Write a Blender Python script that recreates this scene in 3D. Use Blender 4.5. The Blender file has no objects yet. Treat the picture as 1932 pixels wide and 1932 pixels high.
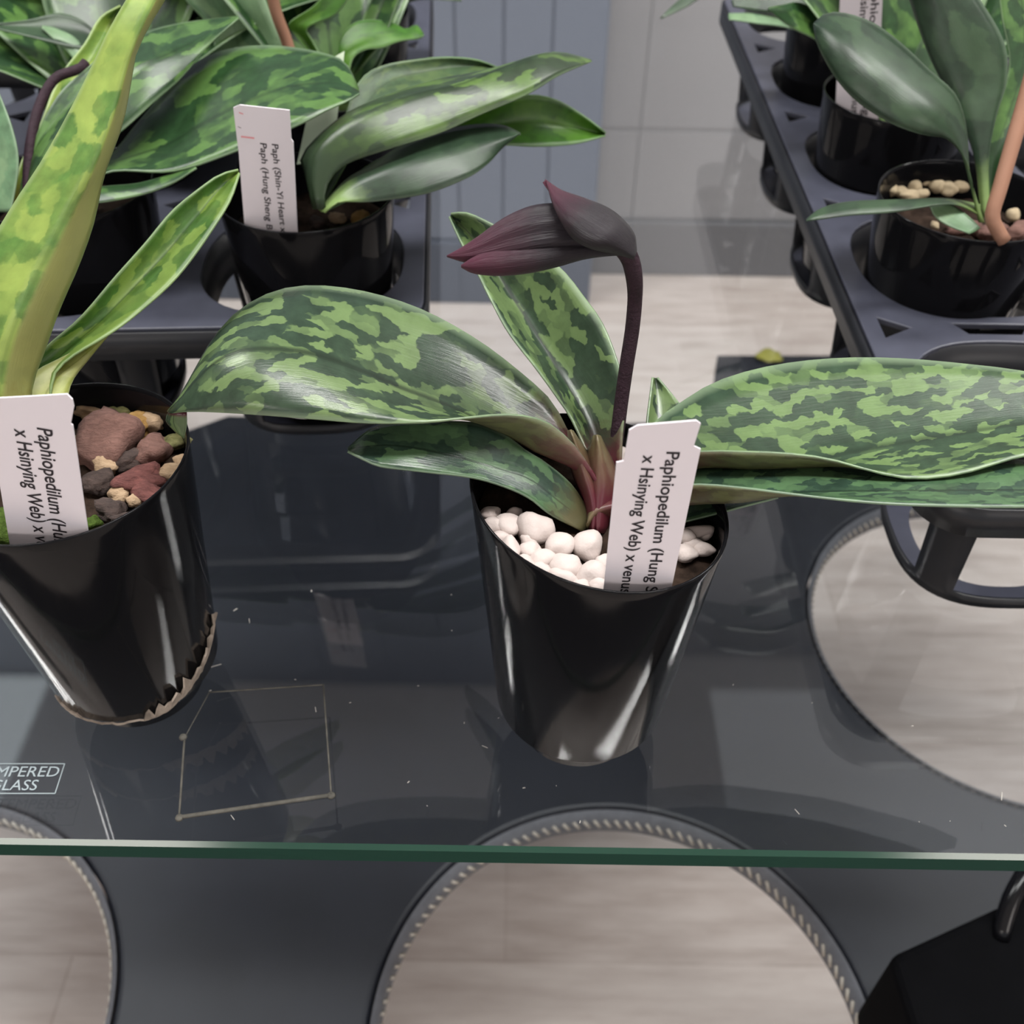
import bpy, math, random
from mathutils import Vector, Matrix, Euler, noise

random.seed(7)
C = bpy.context.scene.collection
SC = bpy.context.scene

# ------------------------------------------------------------------ camera
ZT = 0.74                      # height of the glass table top above the floor
HC = 0.335                     # camera height above the glass
PITCH = math.radians(43.6)
ROLL = math.radians(0.9)
F = 1932.0
CAM = Vector((0, 0, ZT + HC))
ROT = (Matrix.Rotation(math.pi/2 - PITCH, 3, 'X') @ Matrix.Rotation(ROLL, 3, 'Z'))
cd = bpy.data.cameras.new('camera')
cam = bpy.data.objects.new('camera', cd)
C.objects.link(cam)
cam.matrix_world = Matrix.Translation(CAM) @ ROT.to_4x4()
cd.sensor_width = 36
cd.lens = 36.0 * F / 1932
cd.clip_start = 0.01
cd.dof.use_dof = True
cd.dof.focus_distance = 0.325
cd.dof.aperture_fstop = 15
SC.camera = cam

# ------------------------------------------------------------------ world, lights, exposure
w = bpy.data.worlds.new('world'); SC.world = w; w.use_nodes = True
w.node_tree.nodes['Background'].inputs[0].default_value = (0.92, 0.95, 1.0, 1)
w.node_tree.nodes['Background'].inputs[1].default_value = 0.5
def area(name, loc, sx, sy, power, color=(1, 0.985, 0.96), rot=(0, 0, 0)):
    l = bpy.data.lights.new(name, 'AREA'); l.shape = 'RECTANGLE'; l.size = sx; l.size_y = sy
    l.energy = power; l.color = color
    o = bpy.data.objects.new(name, l); C.objects.link(o); o.location = loc; o.rotation_euler = rot
    return o
area('lamp_or_added_light', (0.35, 0.25, 2.66), 1.2, 0.25, 36)
area('lamp_or_added_light', (-1.3, 0.9, 2.66), 1.2, 0.25, 30)
area('lamp_or_added_light', (1.6, 1.0, 2.66), 1.2, 0.25, 30)
area('lamp_or_added_light', (-1.75, 1.35, 2.66), 1.0, 0.7, 2.8, (0.85, 0.96, 1.0))  # added panel, no lamp here; makes the bright left reflection in the glass
area('lamp_or_added_light', (1.22, 1.38, 2.66), 1.35, 0.62, 1.1, (0.9, 0.95, 1.0))  # dim panel added to lift the reflection on the right of the glass
area('lamp_or_added_light', (-2.45, -3.4, 2.66), 2.4, 0.7, 75, (1, 0.93, 0.87))  # added behind the camera to put a highlight on the left glass edge
area('lamp_or_added_light', (2.9, -3.4, 2.66), 2.4, 0.7, 75, (1, 0.93, 0.87))  # its added twin, for the highlight on the right glass edge
SC.view_settings.view_transform = 'Standard'
SC.view_settings.look = 'None'
SC.view_settings.gamma = 1
SC.view_settings.use_curve_mapping = False
SC.view_settings.exposure = 0.28
SC.cycles.use_denoising = True
SC.cycles.max_bounces = 10
SC.cycles.transparent_max_bounces = 16

# ------------------------------------------------------------------ where a pixel lies in the room
def ray(px, py):
    return ROT @ Vector(((px - 966) / F, -(py - 966) / F, -1))
def at_d(px, py, d):
    return CAM + ray(px, py) * d
def at_z(px, py, hz):                       # hz = height above the glass surface
    r = ray(px, py)
    return CAM + r * ((ZT + hz - CAM.z) / r.z)
def at_y(px, py, y):
    r = ray(px, py)
    return CAM + r * (y / r.y)

# ------------------------------------------------------------------ object helpers
WL = {}                                     # world offset of each parent
def empty(name, loc, label, cat, group=None, rz=0):
    o = bpy.data.objects.new(name, None); C.objects.link(o)
    o.empty_display_size = 0.02
    o.location = loc; o.rotation_euler = (0, 0, rz)
    o['label'] = label; o['category'] = cat
    if group: o['group'] = group
    WL[o.name] = Vector(loc)
    return o
def tag(o, label, cat, group=None, kind=None):
    o['label'] = label; o['category'] = cat
    if group: o['group'] = group
    if kind: o['kind'] = kind
    return o
def mesh(name, verts, faces, mats, parent=None, local=False, smooth=True, uvs=None, fm=None, label=None):
    off = Vector((0, 0, 0))
    if parent is not None and not local: off = WL[parent.name]
    me = bpy.data.meshes.new(name)
    me.from_pydata([tuple(Vector(v) - off) for v in verts], [], faces)
    if not isinstance(mats, (list, tuple)): mats = [mats]
    for m in mats: me.materials.append(m)
    if fm: me.polygons.foreach_set('material_index', fm)
    me.polygons.foreach_set('use_smooth', [smooth] * len(me.polygons))
    if uvs:
        for nm, data in uvs.items():
            lay = me.uv_layers.new(name=nm)
            for p in me.polygons:
                for li in p.loop_indices:
                    lay.data[li].uv = data[me.loops[li].vertex_index]
    me.update()
    o = bpy.data.objects.new(name, me); C.objects.link(o)
    if parent is not None: o.parent = parent
    WL[o.name] = off
    if label: o['label'] = label
    return o
def share(name, src, parent, loc=(0, 0, 0)):  # another object on the same mesh
    o = src.copy(); o.name = name; C.objects.link(o); o.parent = parent; o.location = loc
    WL[o.name] = WL[parent.name]
    return o
def struct(o):
    o['kind'] = 'structure'; return o
def box(x0, x1, y0, y1, z0, z1):
    v = [(x, y, z) for z in (z0, z1) for y in (y0, y1) for x in (x0, x1)]
    f = [(0, 2, 3, 1), (4, 5, 7, 6), (0, 1, 5, 4), (2, 6, 7, 3), (0, 4, 6, 2), (1, 3, 7, 5)]
    return v, f
def join(parts):
    V, Fc = [], []
    for v, f in parts:
        n = len(V); V += list(v); Fc += [tuple(i + n for i in q) for q in f]
    return V, Fc
def bevel(o, width, seg=2):
    m = o.modifiers.new('bevel', 'BEVEL'); m.width = width; m.segments = seg; m.limit_method = 'ANGLE'
    return o
def lathe(prof, n=64, close_bottom=True):
    V, Fc = [], []
    for r, z in prof:
        for k in range(n):
            a = 2 * math.pi * k / n
            V.append((r * math.cos(a), r * math.sin(a), z))
    for j in range(len(prof) - 1):
        for k in range(n):
            a, b = j * n + k, j * n + (k + 1) % n
            Fc.append((a, b, b + n, a + n))
    return V, Fc
def catmull(pts, u):
    n = len(pts)
    if n == 1: return pts[0].copy()
    t = u * (n - 1); i = min(int(t), n - 2); t -= i
    p1, p2 = pts[i], pts[i + 1]
    p0 = pts[i - 1] if i > 0 else p1 * 2 - p2
    p3 = pts[i + 2] if i + 2 < n else p2 * 2 - p1
    return 0.5 * ((2 * p1) + (p2 - p0) * t + (2 * p0 - 5 * p1 + 4 * p2 - p3) * t * t + (3 * p1 - p0 - 3 * p2 + p3) * t ** 3)
def resample(pts, n):
    fine = [catmull(pts, k / 200) for k in range(201)]
    L = [0.0]
    for a, b in zip(fine, fine[1:]): L.append(L[-1] + (b - a).length)
    out, j = [], 0
    for k in range(n):
        s = L[-1] * k / (n - 1)
        while j < 199 and L[j + 1] < s: j += 1
        d = L[j + 1] - L[j]
        t = 0 if d < 1e-12 else min(1, max(0, (s - L[j]) / d))
        out.append(fine[j].lerp(fine[j + 1], t))
    return out
def tube(pts, rad, n=12, rings=24, cap=True):
    P = resample(pts, rings)
    V, Fc = [], []
    prev = None
    for i, p in enumerate(P):
        t = (P[min(i + 1, rings - 1)] - P[max(i - 1, 0)]).normalized()
        if prev is None:
            prev = t.orthogonal().normalized()
        a = (prev - t * prev.dot(t)).normalized(); b = t.cross(a); prev = a
        u = i / (rings - 1)
        r = rad(u) if callable(rad) else rad
        for k in range(n):
            an = 2 * math.pi * k / n
            V.append(p + (a * math.cos(an) + b * math.sin(an)) * r)
    for i in range(rings - 1):
        for k in range(n):
            q = i * n + k; s = i * n + (k + 1) % n
            Fc.append((q, s, s + n, q + n))
    if cap:
        Fc.append(tuple(range(n - 1, -1, -1))); Fc.append(tuple((rings - 1) * n + k for k in range(n)))
    return V, Fc
def curve_sheet(loops, thick, bev=0.0, res=1):      # flat sheet with holes; loops of (x, y); occupies z in [-thick/2, thick/2]
    cu = bpy.data.curves.new('sheet', 'CURVE'); cu.dimensions = '2D'; cu.fill_mode = 'BOTH'
    cu.extrude = max(thick / 2 - bev, 1e-5); cu.bevel_depth = bev; cu.bevel_resolution = res; cu.offset = -bev
    for lp in loops:
        s = cu.splines.new('POLY'); s.points.add(len(lp) - 1); s.use_cyclic_u = True
        for p, q in zip(s.points, lp): p.co = (q[0], q[1], 0, 1)
    o = bpy.data.objects.new('sheet', cu); C.objects.link(o)
    dg = bpy.context.evaluated_depsgraph_get(); dg.update()
    me = bpy.data.meshes.new_from_object(o.evaluated_get(dg), depsgraph=dg)
    V = [v.co.copy() for v in me.vertices]; Fc = [tuple(p.vertices) for p in me.polygons]
    bpy.data.objects.remove(o); bpy.data.curves.remove(cu); bpy.data.meshes.remove(me)
    return V, Fc
def text_mesh(body, weight=0.0):
    cu = bpy.data.curves.new('lettering', 'FONT'); cu.body = body; cu.size = 1; cu.offset = weight
    cu.resolution_u = 4
    o = bpy.data.objects.new('lettering', cu); C.objects.link(o)
    dg = bpy.context.evaluated_depsgraph_get(); dg.update()
    me = bpy.data.meshes.new_from_object(o.evaluated_get(dg), depsgraph=dg)
    V = [v.co.copy() for v in me.vertices]; Fc = [tuple(p.vertices) for p in me.polygons]
    bpy.data.objects.remove(o); bpy.data.curves.remove(cu); bpy.data.meshes.remove(me)
    return V, Fc

# ------------------------------------------------------------------ materials
def srgb(r, g, b):
    f = lambda c: (c / 255 / 12.92) if c <= 10 else ((c / 255 + 0.055) / 1.055) ** 2.4
    return (f(r), f(g), f(b), 1)
class M:
    def __init__(s, name):
        s.m = bpy.data.materials.new(name); s.m.use_nodes = True
        s.t = s.m.node_tree; s.n = s.t.nodes; s.l = s.t.links
        s.p = s.n['Principled BSDF']; s.out = s.n['Material Output']
    def node(s, typ, **kw):
        nd = s.n.new(typ)
        for k, v in kw.items(): setattr(nd, k, v)
        return nd
    def link(s, a, b): s.l.new(a, b)
    def math(s, op, a, b=None, clamp=False):
        nd = s.node('ShaderNodeMath', operation=op, use_clamp=clamp)
        for i, x in enumerate((a, b)):
            if x is None: continue
            if isinstance(x, (int, float)): nd.inputs[i].default_value = x
            else: s.link(x, nd.inputs[i])
        return nd.outputs[0]
    def mix(s, fac, a, b):
        nd = s.node('ShaderNodeMix', data_type='RGBA')
        for sock, x in ((nd.inputs[0], fac), (nd.inputs[6], a), (nd.inputs[7], b)):
            if isinstance(x, (int, float)): sock.default_value = x
            elif isinstance(x, tuple): sock.default_value = x
            else: s.link(x, sock)
        return nd.outputs[2]
    def ramp(s, fac, stops, interp='LINEAR'):
        nd = s.node('ShaderNodeValToRGB'); nd.color_ramp.interpolation = interp
        while len(nd.color_ramp.elements) < len(stops): nd.color_ramp.elements.new(0.5)
        for e, (p, c) in zip(nd.color_ramp.elements, stops):
            e.position = p; e.color = c if isinstance(c, tuple) else (c, c, c, 1)
        s.link(fac, nd.inputs[0]); return nd.outputs[0]
    def noise(s, scale, detail=3, rough=0.5, vec=None, dim=None):
        nd = s.node('ShaderNodeTexNoise'); nd.inputs['Scale'].default_value = scale
        nd.inputs['Detail'].default_value = detail; nd.inputs['Roughness'].default_value = rough
        if vec is not None: s.link(vec, nd.inputs['Vector'])
        return nd
    def coords(s, kind='Object', scale=(1, 1, 1)):
        tc = s.node('ShaderNodeTexCoord'); mp = s.node('ShaderNodeMapping'); mp.inputs['Scale'].default_value = scale
        s.link(tc.outputs[kind], mp.inputs[0]); return mp.outputs[0]
    def bump(s, h, strength=0.3, dist=0.001):
        b = s.node('ShaderNodeBump'); b.inputs['Strength'].default_value = strength; b.inputs['Distance'].default_value = dist
        s.link(h, b.inputs['Height']); s.link(b.outputs[0], s.p.inputs['Normal'])
def plain(name, col, rough=0.5, spec=0.5, var=0.0, vscale=20, bump=0.0, bscale=200):
    m = M(name); m.p.inputs['Roughness'].default_value = rough
    m.p.inputs['Specular IOR Level'].default_value = spec
    if var:
        nz = m.noise(vscale, 4, 0.6, m.coords())
        lo = tuple(c * (1 - var) for c in col[:3]) + (1,); hi = tuple(min(1, c * (1 + var)) for c in col[:3]) + (1,)
        m.link(m.ramp(nz.outputs[0], [(0.3, lo), (0.7, hi)]), m.p.inputs['Base Color'])
    else: m.p.inputs['Base Color'].default_value = col
    if bump:
        m.bump(m.noise(bscale, 4, 0.6, m.coords()).outputs[0], bump)
    return m.m

def leaf_mat(name, dark, light, thr=0.5, soft=0.06, base=None, base_len=0.12, rough=0.32, su=190, sv=330, rib=0.5, edge=0.6, transl=0.12, cluster=0.35, half=None):
    m = M(name)
    uv = m.node('ShaderNodeUVMap', uv_map='metric').outputs[0]
    rb = m.node('ShaderNodeUVMap', uv_map='rib').outputs[0]
    sep = m.node('ShaderNodeSeparateXYZ'); m.link(rb, sep.inputs[0])
    oi = m.node('ShaderNodeObjectInfo')
    add = m.node('ShaderNodeVectorMath', operation='ADD')
    m.link(uv, add.inputs[0])
    cmb = m.node('ShaderNodeCombineXYZ'); m.link(oi.outputs['Random'], cmb.inputs[0]); m.link(oi.outputs['Random'], cmb.inputs[1])
    m.link(cmb.outputs[0], add.inputs[1])
    # blurry wobble of the coordinates so the blocks are irregular
    wob = m.noise(260, 2, 0.5, add.outputs[0])
    sc = m.node('ShaderNodeVectorMath', operation='SCALE'); m.link(wob.outputs['Color'], sc.inputs[0]); sc.inputs['Scale'].default_value = 0.0045
    ad2 = m.node('ShaderNodeVectorMath', operation='ADD'); m.link(add.outputs[0], ad2.inputs[0]); m.link(sc.outputs[0], ad2.inputs[1])
    mp = m.node('ShaderNodeMapping'); mp.inputs['Scale'].default_value = (su, sv, 1); m.link(ad2.outputs[0], mp.inputs[0])
    vo = m.node('ShaderNodeTexVoronoi', voronoi_dimensions='2D', feature='SMOOTH_F1', distance='CHEBYCHEV')
    vo.inputs['Scale'].default_value = 1.0; vo.inputs['Smoothness'].default_value = 0.3; vo.inputs['Randomness'].default_value = 0.9
    m.link(mp.outputs[0], vo.inputs['Vector'])
    sv_ = m.node('ShaderNodeSeparateXYZ'); m.link(vo.outputs['Color'], sv_.inputs[0])
    cl = m.noise(90, 2, 0.5, add.outputs[0])
    val = m.math('ADD', m.math('MULTIPLY', sv_.outputs[0], 1 - cluster), m.math('MULTIPLY', cl.outputs[0], cluster))
    patch = m.ramp(val, [(thr - soft, 0.0), (thr + soft, 1.0)])
    tone = m.noise(160, 3, 0.6, add.outputs[0])
    dk = m.mix(m.ramp(tone.outputs[0], [(0.3, 0.0), (0.7, 1.0)]), tuple(c * 0.75 for c in dark[:3]) + (1,), tuple(c * 1.3 for c in dark[:3]) + (1,))
    lt = m.mix(m.ramp(tone.outputs[0], [(0.3, 0.0), (0.7, 1.0)]), tuple(c * 0.8 for c in light[:3]) + (1,), light)
    col = m.mix(patch, dk, lt)
    v = sep.outputs[1]
    dv = m.math('ABSOLUTE', m.math('SUBTRACT', v, 0.5))
    if half: col = m.mix(m.ramp(m.math('ADD', v, m.math('MULTIPLY', m.math('SUBTRACT', tone.outputs[0], 0.5), 0.06)), [(0.53, 0.0), (0.60, 0.85)]), col, half)
    ribf = m.math('MULTIPLY', m.ramp(dv, [(0.008, 1.0), (0.03, 0.0)]), rib)
    col = m.mix(ribf, col, tuple(c * 0.45 for c in dark[:3]) + (1,))
    edgef = m.math('MULTIPLY', m.ramp(dv, [(0.455, 0.0), (0.495, 1.0)]), edge)
    col = m.mix(edgef, col, tuple(0.55 * c + 0.45 * g for c, g in zip(light[:3], srgb(176, 196, 172)[:3])) + (1,))
    if base:
        u = sep.outputs[0]
        bn = m.math('ADD', u, m.math('MULTIPLY', m.math('SUBTRACT', tone.outputs[0], 0.5), 0.12))
        col = m.mix(m.ramp(bn, [(base_len * 0.35, 1.0), (base_len, 0.0)]), col, base)
    m.link(col, m.p.inputs['Base Color'])
    m.p.inputs['Roughness'].default_value = rough
    st = m.node('ShaderNodeMapping'); st.inputs['Scale'].default_value = (120, 1500, 1); m.link(uv, st.inputs[0])
    m.bump(m.noise(1, 3, 0.6, st.outputs[0]).outputs[0], 0.12, 0.0006)
    tr = m.node('ShaderNodeBsdfTranslucent'); m.link(col, tr.inputs[0])
    mx = m.node('ShaderNodeMixShader'); mx.inputs[0].default_value = transl
    m.link(m.p.outputs[0], mx.inputs[1]); m.link(tr.outputs[0], mx.inputs[2]); m.link(mx.outputs[0], m.out.inputs[0])
    return m.m

MOTTLE = leaf_mat('mottled_leaf', srgb(46, 63, 47), srgb(105, 128, 82), 0.55, soft=0.13, rib=0.75, su=150, sv=300, cluster=0.25, rough=0.27, base=srgb(86, 38, 46), base_len=0.2)
MOTTLE_FINE = leaf_mat('fine_mottled_leaf', srgb(46, 65, 47), srgb(104, 130, 80), 0.56, soft=0.12, su=175, sv=420, cluster=0.2, rough=0.3, rib=0.6, base=srgb(86, 38, 46), base_len=0.12)
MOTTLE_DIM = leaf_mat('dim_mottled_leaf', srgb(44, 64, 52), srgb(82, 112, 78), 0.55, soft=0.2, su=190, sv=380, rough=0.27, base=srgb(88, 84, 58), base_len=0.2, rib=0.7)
MOTTLE_UNDER = leaf_mat('leaf_underside', srgb(84, 84, 58), srgb(104, 108, 70), 0.55, soft=0.2, base=srgb(98, 42, 52), base_len=0.22, rough=0.42, rib=0.2, edge=0.4)
LIME = leaf_mat('lime_leaf', srgb(92, 130, 62), srgb(160, 184, 92), 0.47, soft=0.16, su=95, sv=130, base=srgb(150, 140, 62), base_len=0.14, rough=0.4, transl=0.2, cluster=0.5)
LIME_DARK = leaf_mat('dark_lime_leaf', srgb(62, 98, 38), srgb(120, 148, 66), 0.5, soft=0.16, su=130, sv=180, base=srgb(120, 128, 62), base_len=0.16, rough=0.4, transl=0.18, cluster=0.4)
LIME_FOLD = leaf_mat('folded_lime_leaf', srgb(92, 130, 62), srgb(160, 184, 92), 0.47, soft=0.16, su=120, sv=165, base=srgb(140, 126, 58), base_len=0.16, rough=0.4, transl=0.2, cluster=0.5, rib=0.2, half=srgb(168, 168, 104))
LIME_UNDER = leaf_mat('lime_leaf_underside', srgb(150, 160, 78), srgb(176, 180, 112), 0.5, soft=0.25, base=srgb(150, 120, 66), base_len=0.3, rough=0.45, transl=0.2)
GREEN = leaf_mat('green_mottled_leaf', srgb(38, 66, 36), srgb(86, 122, 62), 0.55, soft=0.1, su=90, sv=140, base=srgb(86, 110, 56), base_len=0.15, transl=0.18, cluster=0.5)
GREEN_DIM = leaf_mat('dim_green_leaf', srgb(42, 58, 38), srgb(86, 114, 56), 0.53, soft=0.12, su=90, sv=150, base=srgb(46, 62, 42), base_len=0.4, cluster=0.5)
GREEN_UNDER = leaf_mat('green_leaf_underside', srgb(64, 86, 58), srgb(86, 108, 66), 0.6, soft=0.2, rough=0.45, transl=0.18)
DARK = leaf_mat('dark_leaf', srgb(37, 55, 39), srgb(56, 78, 54), 0.6, soft=0.2, su=70, sv=110, base=srgb(124, 150, 88), base_len=0.22, rough=0.38, rib=0.0, edge=0.35, transl=0.1)
PALE = leaf_mat('pale_leaf', srgb(92, 124, 92), srgb(120, 150, 112), 0.5, soft=0.2, su=80, sv=120, rough=0.4, rib=0.2)
BRIGHT = leaf_mat('bright_leaf', srgb(58, 102, 30), srgb(86, 132, 44), 0.55, soft=0.2, su=70, sv=120, rough=0.4, rib=0.3, transl=0.25)
SHEATH = leaf_mat('red_leaf_sheath', srgb(96, 84, 58), srgb(112, 104, 72), 0.5, soft=0.2, base=srgb(84, 32, 42), base_len=1.0, rough=0.4, rib=0, edge=0.3)
def _blackpot():
    m = M('black_pot_plastic')
    m.p.inputs['Base Color'].default_value = (0.006, 0.006, 0.007, 1); m.p.inputs['Specular IOR Level'].default_value = 0.13
    nz = m.noise(6, 3, 0.6, m.coords('Object', (60, 60, 3)))
    m.link(m.ramp(nz.outputs[0], [(0.3, 0.07), (0.75, 0.13)]), m.p.inputs['Roughness'])
    return m.m
POT = _blackpot()
TRAYM = plain('dusty_lit_tray_plastic', srgb(64, 66, 78), 0.4, 0.5, var=0.2, vscale=40)  # black tray plastic made paler: dust plus light from above in the colour
TRAYD = plain('black_tray_plastic', srgb(24, 25, 29), 0.4, 0.4, var=0.2, vscale=40)
WHITE_TAG = plain('white_tag_plastic', srgb(226, 220, 226), 0.35, 0.4)
GREEN_TAG = plain('pale_green_tag_plastic', srgb(190, 205, 180), 0.4, 0.4)
INK = plain('black_ink', srgb(48, 44, 48), 0.6, 0.2)
REDINK = plain('red_ink', srgb(226, 150, 155), 0.6, 0.2)
SOIL = plain('potting_soil', srgb(46, 36, 30), 0.95, 0.1, var=0.6, vscale=160, bump=1.0, bscale=260)
PEBBLE = plain('white_pebble', srgb(192, 180, 175), 0.6, 0.3, var=0.07, vscale=120, bump=0.25, bscale=500)
TANSTONE = plain('tan_stone', srgb(176, 160, 132), 0.75, 0.2, var=0.2, vscale=120, bump=0.3, bscale=400)
MAROON_STEM = plain('dark_stem', srgb(46, 28, 38), 0.65, 0.3, var=0.25, vscale=300, bump=0.6, bscale=900)
TAN_STEM = plain('tan_stem', srgb(148, 110, 90), 0.5, 0.3, var=0.1)
def chip_mat(name, a, b):
    m = M(name); nz = m.noise(30, 5, 0.7, m.coords('Object', (6, 18, 18)))
    m.link(m.ramp(nz.outputs[0], [(0.3, a), (0.7, b)]), m.p.inputs['Base Color']); m.p.inputs['Roughness'].default_value = 0.85
    m.bump(m.noise(60, 5, 0.7, m.coords('Object', (6, 18, 18))).outputs[0], 0.7, 0.002); return m.m
CH_BROWN = chip_mat('bark_brown', srgb(104, 74, 66), srgb(140, 104, 94))
CH_RED = chip_mat('bark_red', srgb(84, 48, 46), srgb(146, 92, 86))
CH_TAN = chip_mat('bark_tan', srgb(170, 142, 112), srgb(206, 178, 146))
CH_AMBER = chip_mat('bark_amber', srgb(142, 106, 48), srgb(190, 150, 92))
CH_OLIVE = chip_mat('mossy_chip', srgb(88, 90, 44), srgb(150, 146, 100))
CH_DARK = chip_mat('bark_dark', srgb(48, 38, 36), srgb(92, 76, 70))
MOSS = plain('moss', srgb(64, 82, 34), 0.9, 0.1, var=0.4, vscale=500, bump=1.0, bscale=900)

# ------------------------------------------------------------------ the room
def floor_mat():
    m = M('wood_look_floor')
    co = m.coords('Object', (1, 1, 1))
    br = m.node('ShaderNodeTexBrick'); m.link(co, br.inputs['Vector'])
    br.inputs['Scale'].default_value = 1.0; br.inputs['Brick Width'].default_value = 0.9; br.inputs['Row Height'].default_value = 0.15
    br.inputs['Mortar Size'].default_value = 0.0015
    br.inputs['Color1'].default_value = (0.2, 0.2, 0.2, 1); br.inputs['Color2'].default_value = (0.8, 0.8, 0.8, 1); br.inputs['Mortar'].default_value = (0.1, 0.1, 0.1, 1)
    br.inputs['Bias'].default_value = 0.0
    grain = m.noise(7, 5, 0.6, m.coords('Object', (1.2, 8, 1)))
    fac = m.math('ADD', m.math('MULTIPLY', br.outputs[0], 0.35), m.math('MULTIPLY', grain.outputs[0], 0.75))
    m.link(m.ramp(fac, [(0.3, srgb(176, 162, 154)), (0.55, srgb(204, 193, 186)), (0.8, srgb(220, 211, 204))]), m.p.inputs['Base Color'])
    m.p.inputs['Roughness'].default_value = 0.45
    return m.m
v, f = box(-4, 4, -4.5, 4, -0.05, 0.0); struct(mesh('floor', v, f, floor_mat(), smooth=False))
WALLM = plain('painted_wall', srgb(148, 147, 149), 0.5, 0.3, var=0.03, vscale=2)
PANELM = plain('blue_grey_panel', srgb(112, 118, 130), 0.45, 0.3, var=0.03, vscale=2)
def baseline_x(px, py, y): return at_y(px, py, y).x
YP, YW = 1.717, 1.837                     # front of the panelled partition, and of the wall beside it
XE = 0.5 * (baseline_x(1160, 0, YP) + baseline_x(1108, 540, YP))
parts = []
gap = 0.0028; edges = [-2.6]
for px in (400, 600, 765, 860, 950, 1040): edges.append(at_y(px, 150, YP).x)
edges.append(XE)
for a, b in zip(edges, edges[1:]): parts.append(box(a + gap / 2, b - gap / 2, YP, YP + 0.004, 0.134, 2.7))
parts.append(box(-2.6, XE, YP + 0.004, YP + 0.4, 0.0, 2.7))
v, f = join(parts); struct(bevel(mesh('wall_partition', v, f, PANELM, smooth=False), 0.002))
zl = at_y(1250, 245, YW).z
xr = [XE - 0.05, at_y(1217, 150, YW).x, 1.9, 4.0]
parts = [box(XE - 0.1, 4.0, YW + 0.003, YW + 0.1, 0, 2.7)]
for a, b in zip(xr, xr[1:]):
    parts.append(box(a + 0.001, b - 0.001, YW, YW + 0.003, 0.12, zl - 0.004)); parts.append(box(a + 0.001, b - 0.001, YW, YW + 0.003, zl + 0.004, 2.7))
v, f = join(parts); struct(mesh('wall_back', v, f, WALLM, smooth=False))
BASEM = plain('grey_skirting', srgb(84, 89, 100), 0.5, 0.3)
BASEM2 = plain('light_grey_skirting', srgb(112, 112, 115), 0.5, 0.3)
v, f = box(-2.6, XE - 0.003, YP - 0.006, YP + 0.02, 0, 0.13); struct(bevel(mesh('baseboard_partition', v, f, BASEM, smooth=False), 0.003))
v, f = box(XE - 0.05, 4, YW - 0.01, YW + 0.01, 0, 0.115); struct(bevel(mesh('baseboard_back', v, f, BASEM2, smooth=False), 0.003))
v, f = box(-4, 4, -4.5, 4, 2.7, 2.75); struct(mesh('ceiling', v, f, plain('ceiling_paint', srgb(236, 236, 236), 0.8, 0.2, var=0.05, vscale=1.5), smooth=False))
v, f = box(-4.05, -4, -4.5, 4, 0, 2.7); struct(mesh('wall_left', v, f, WALLM, smooth=False))
v, f = box(4, 4.05, -4.5, 4, 0, 2.7); struct(mesh('wall_right', v, f, WALLM, smooth=False))

# ------------------------------------------------------------------ the glass table
def glass_mat():
    m = M('clear_table_glass')
    m.n.remove(m.p)
    geo = m.node('ShaderNodeNewGeometry')
    fr = m.node('ShaderNodeFresnel')
    m.link(m.math('ADD', m.math('MULTIPLY', geo.outputs['Backfacing'], 1 / 1.52 - 1.52), 1.52), fr.inputs['IOR'])
    tr = m.node('ShaderNodeBsdfTransparent'); tr.inputs[0].default_value = (0.945, 0.96, 0.968, 1)
    gl = m.node('ShaderNodeBsdfGlossy'); gl.inputs['Roughness'].default_value = 0.012; gl.inputs['Color'].default_value = (1, 1, 1, 1)
    mx = m.node('ShaderNodeMixShader')
    m.link(fr.outputs[0], mx.inputs[0]); m.link(tr.outputs[0], mx.inputs[1]); m.link(gl.outputs[0], mx.inputs[2]); m.link(mx.outputs[0], m.out.inputs[0])
    return m.m
def glass_edge_mat():
    m = M('green_glass_edge')
    m.p.inputs['Base Color'].default_value = srgb(34, 66, 54); m.p.inputs['Roughness'].default_value = 0.12
    m.p.inputs['Specular IOR Level'].default_value = 0.42
    return m.m
YF = at_z(966, 1604, 0).y
TABLE = empty('glass_table', (0, 0.7, 0), 'clear tempered glass table over a black shelf with round holes', 'table')
GX, GB, GT, ch = 1.0, 1.25, 0.0110, 0.0016
# closed slab with rounded, polished edges
ring = lambda i, z: [(-GX + i, YF + i, z), (GX - i, YF + i, z), (GX - i, GB - i, z), (-GX + i, GB - i, z)]
prof = [(ch * (1 - math.sin(a)), -ch * (1 - math.cos(a))) for a in (0, math.pi / 2)]
prof += [(i, -GT - z) for i, z in reversed(prof)]
V = []
for i, z in prof: V += ring(i, ZT + z)
nr = len(prof)
Fc = [(0, 1, 2, 3)]; fm = [0]
for r in range(nr - 1):
    for k in range(4):
        a, b = r * 4 + k, r * 4 + (k + 1) % 4
        Fc.append((a, a + 4, b + 4, b)); fm.append(1)
Fc.append(tuple(nr * 4 - 1 - k for k in range(4))); fm.append(0)
GLASS = mesh('glass_top', V, Fc, [glass_mat(), glass_edge_mat()], TABLE, smooth=False, fm=fm)

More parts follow.
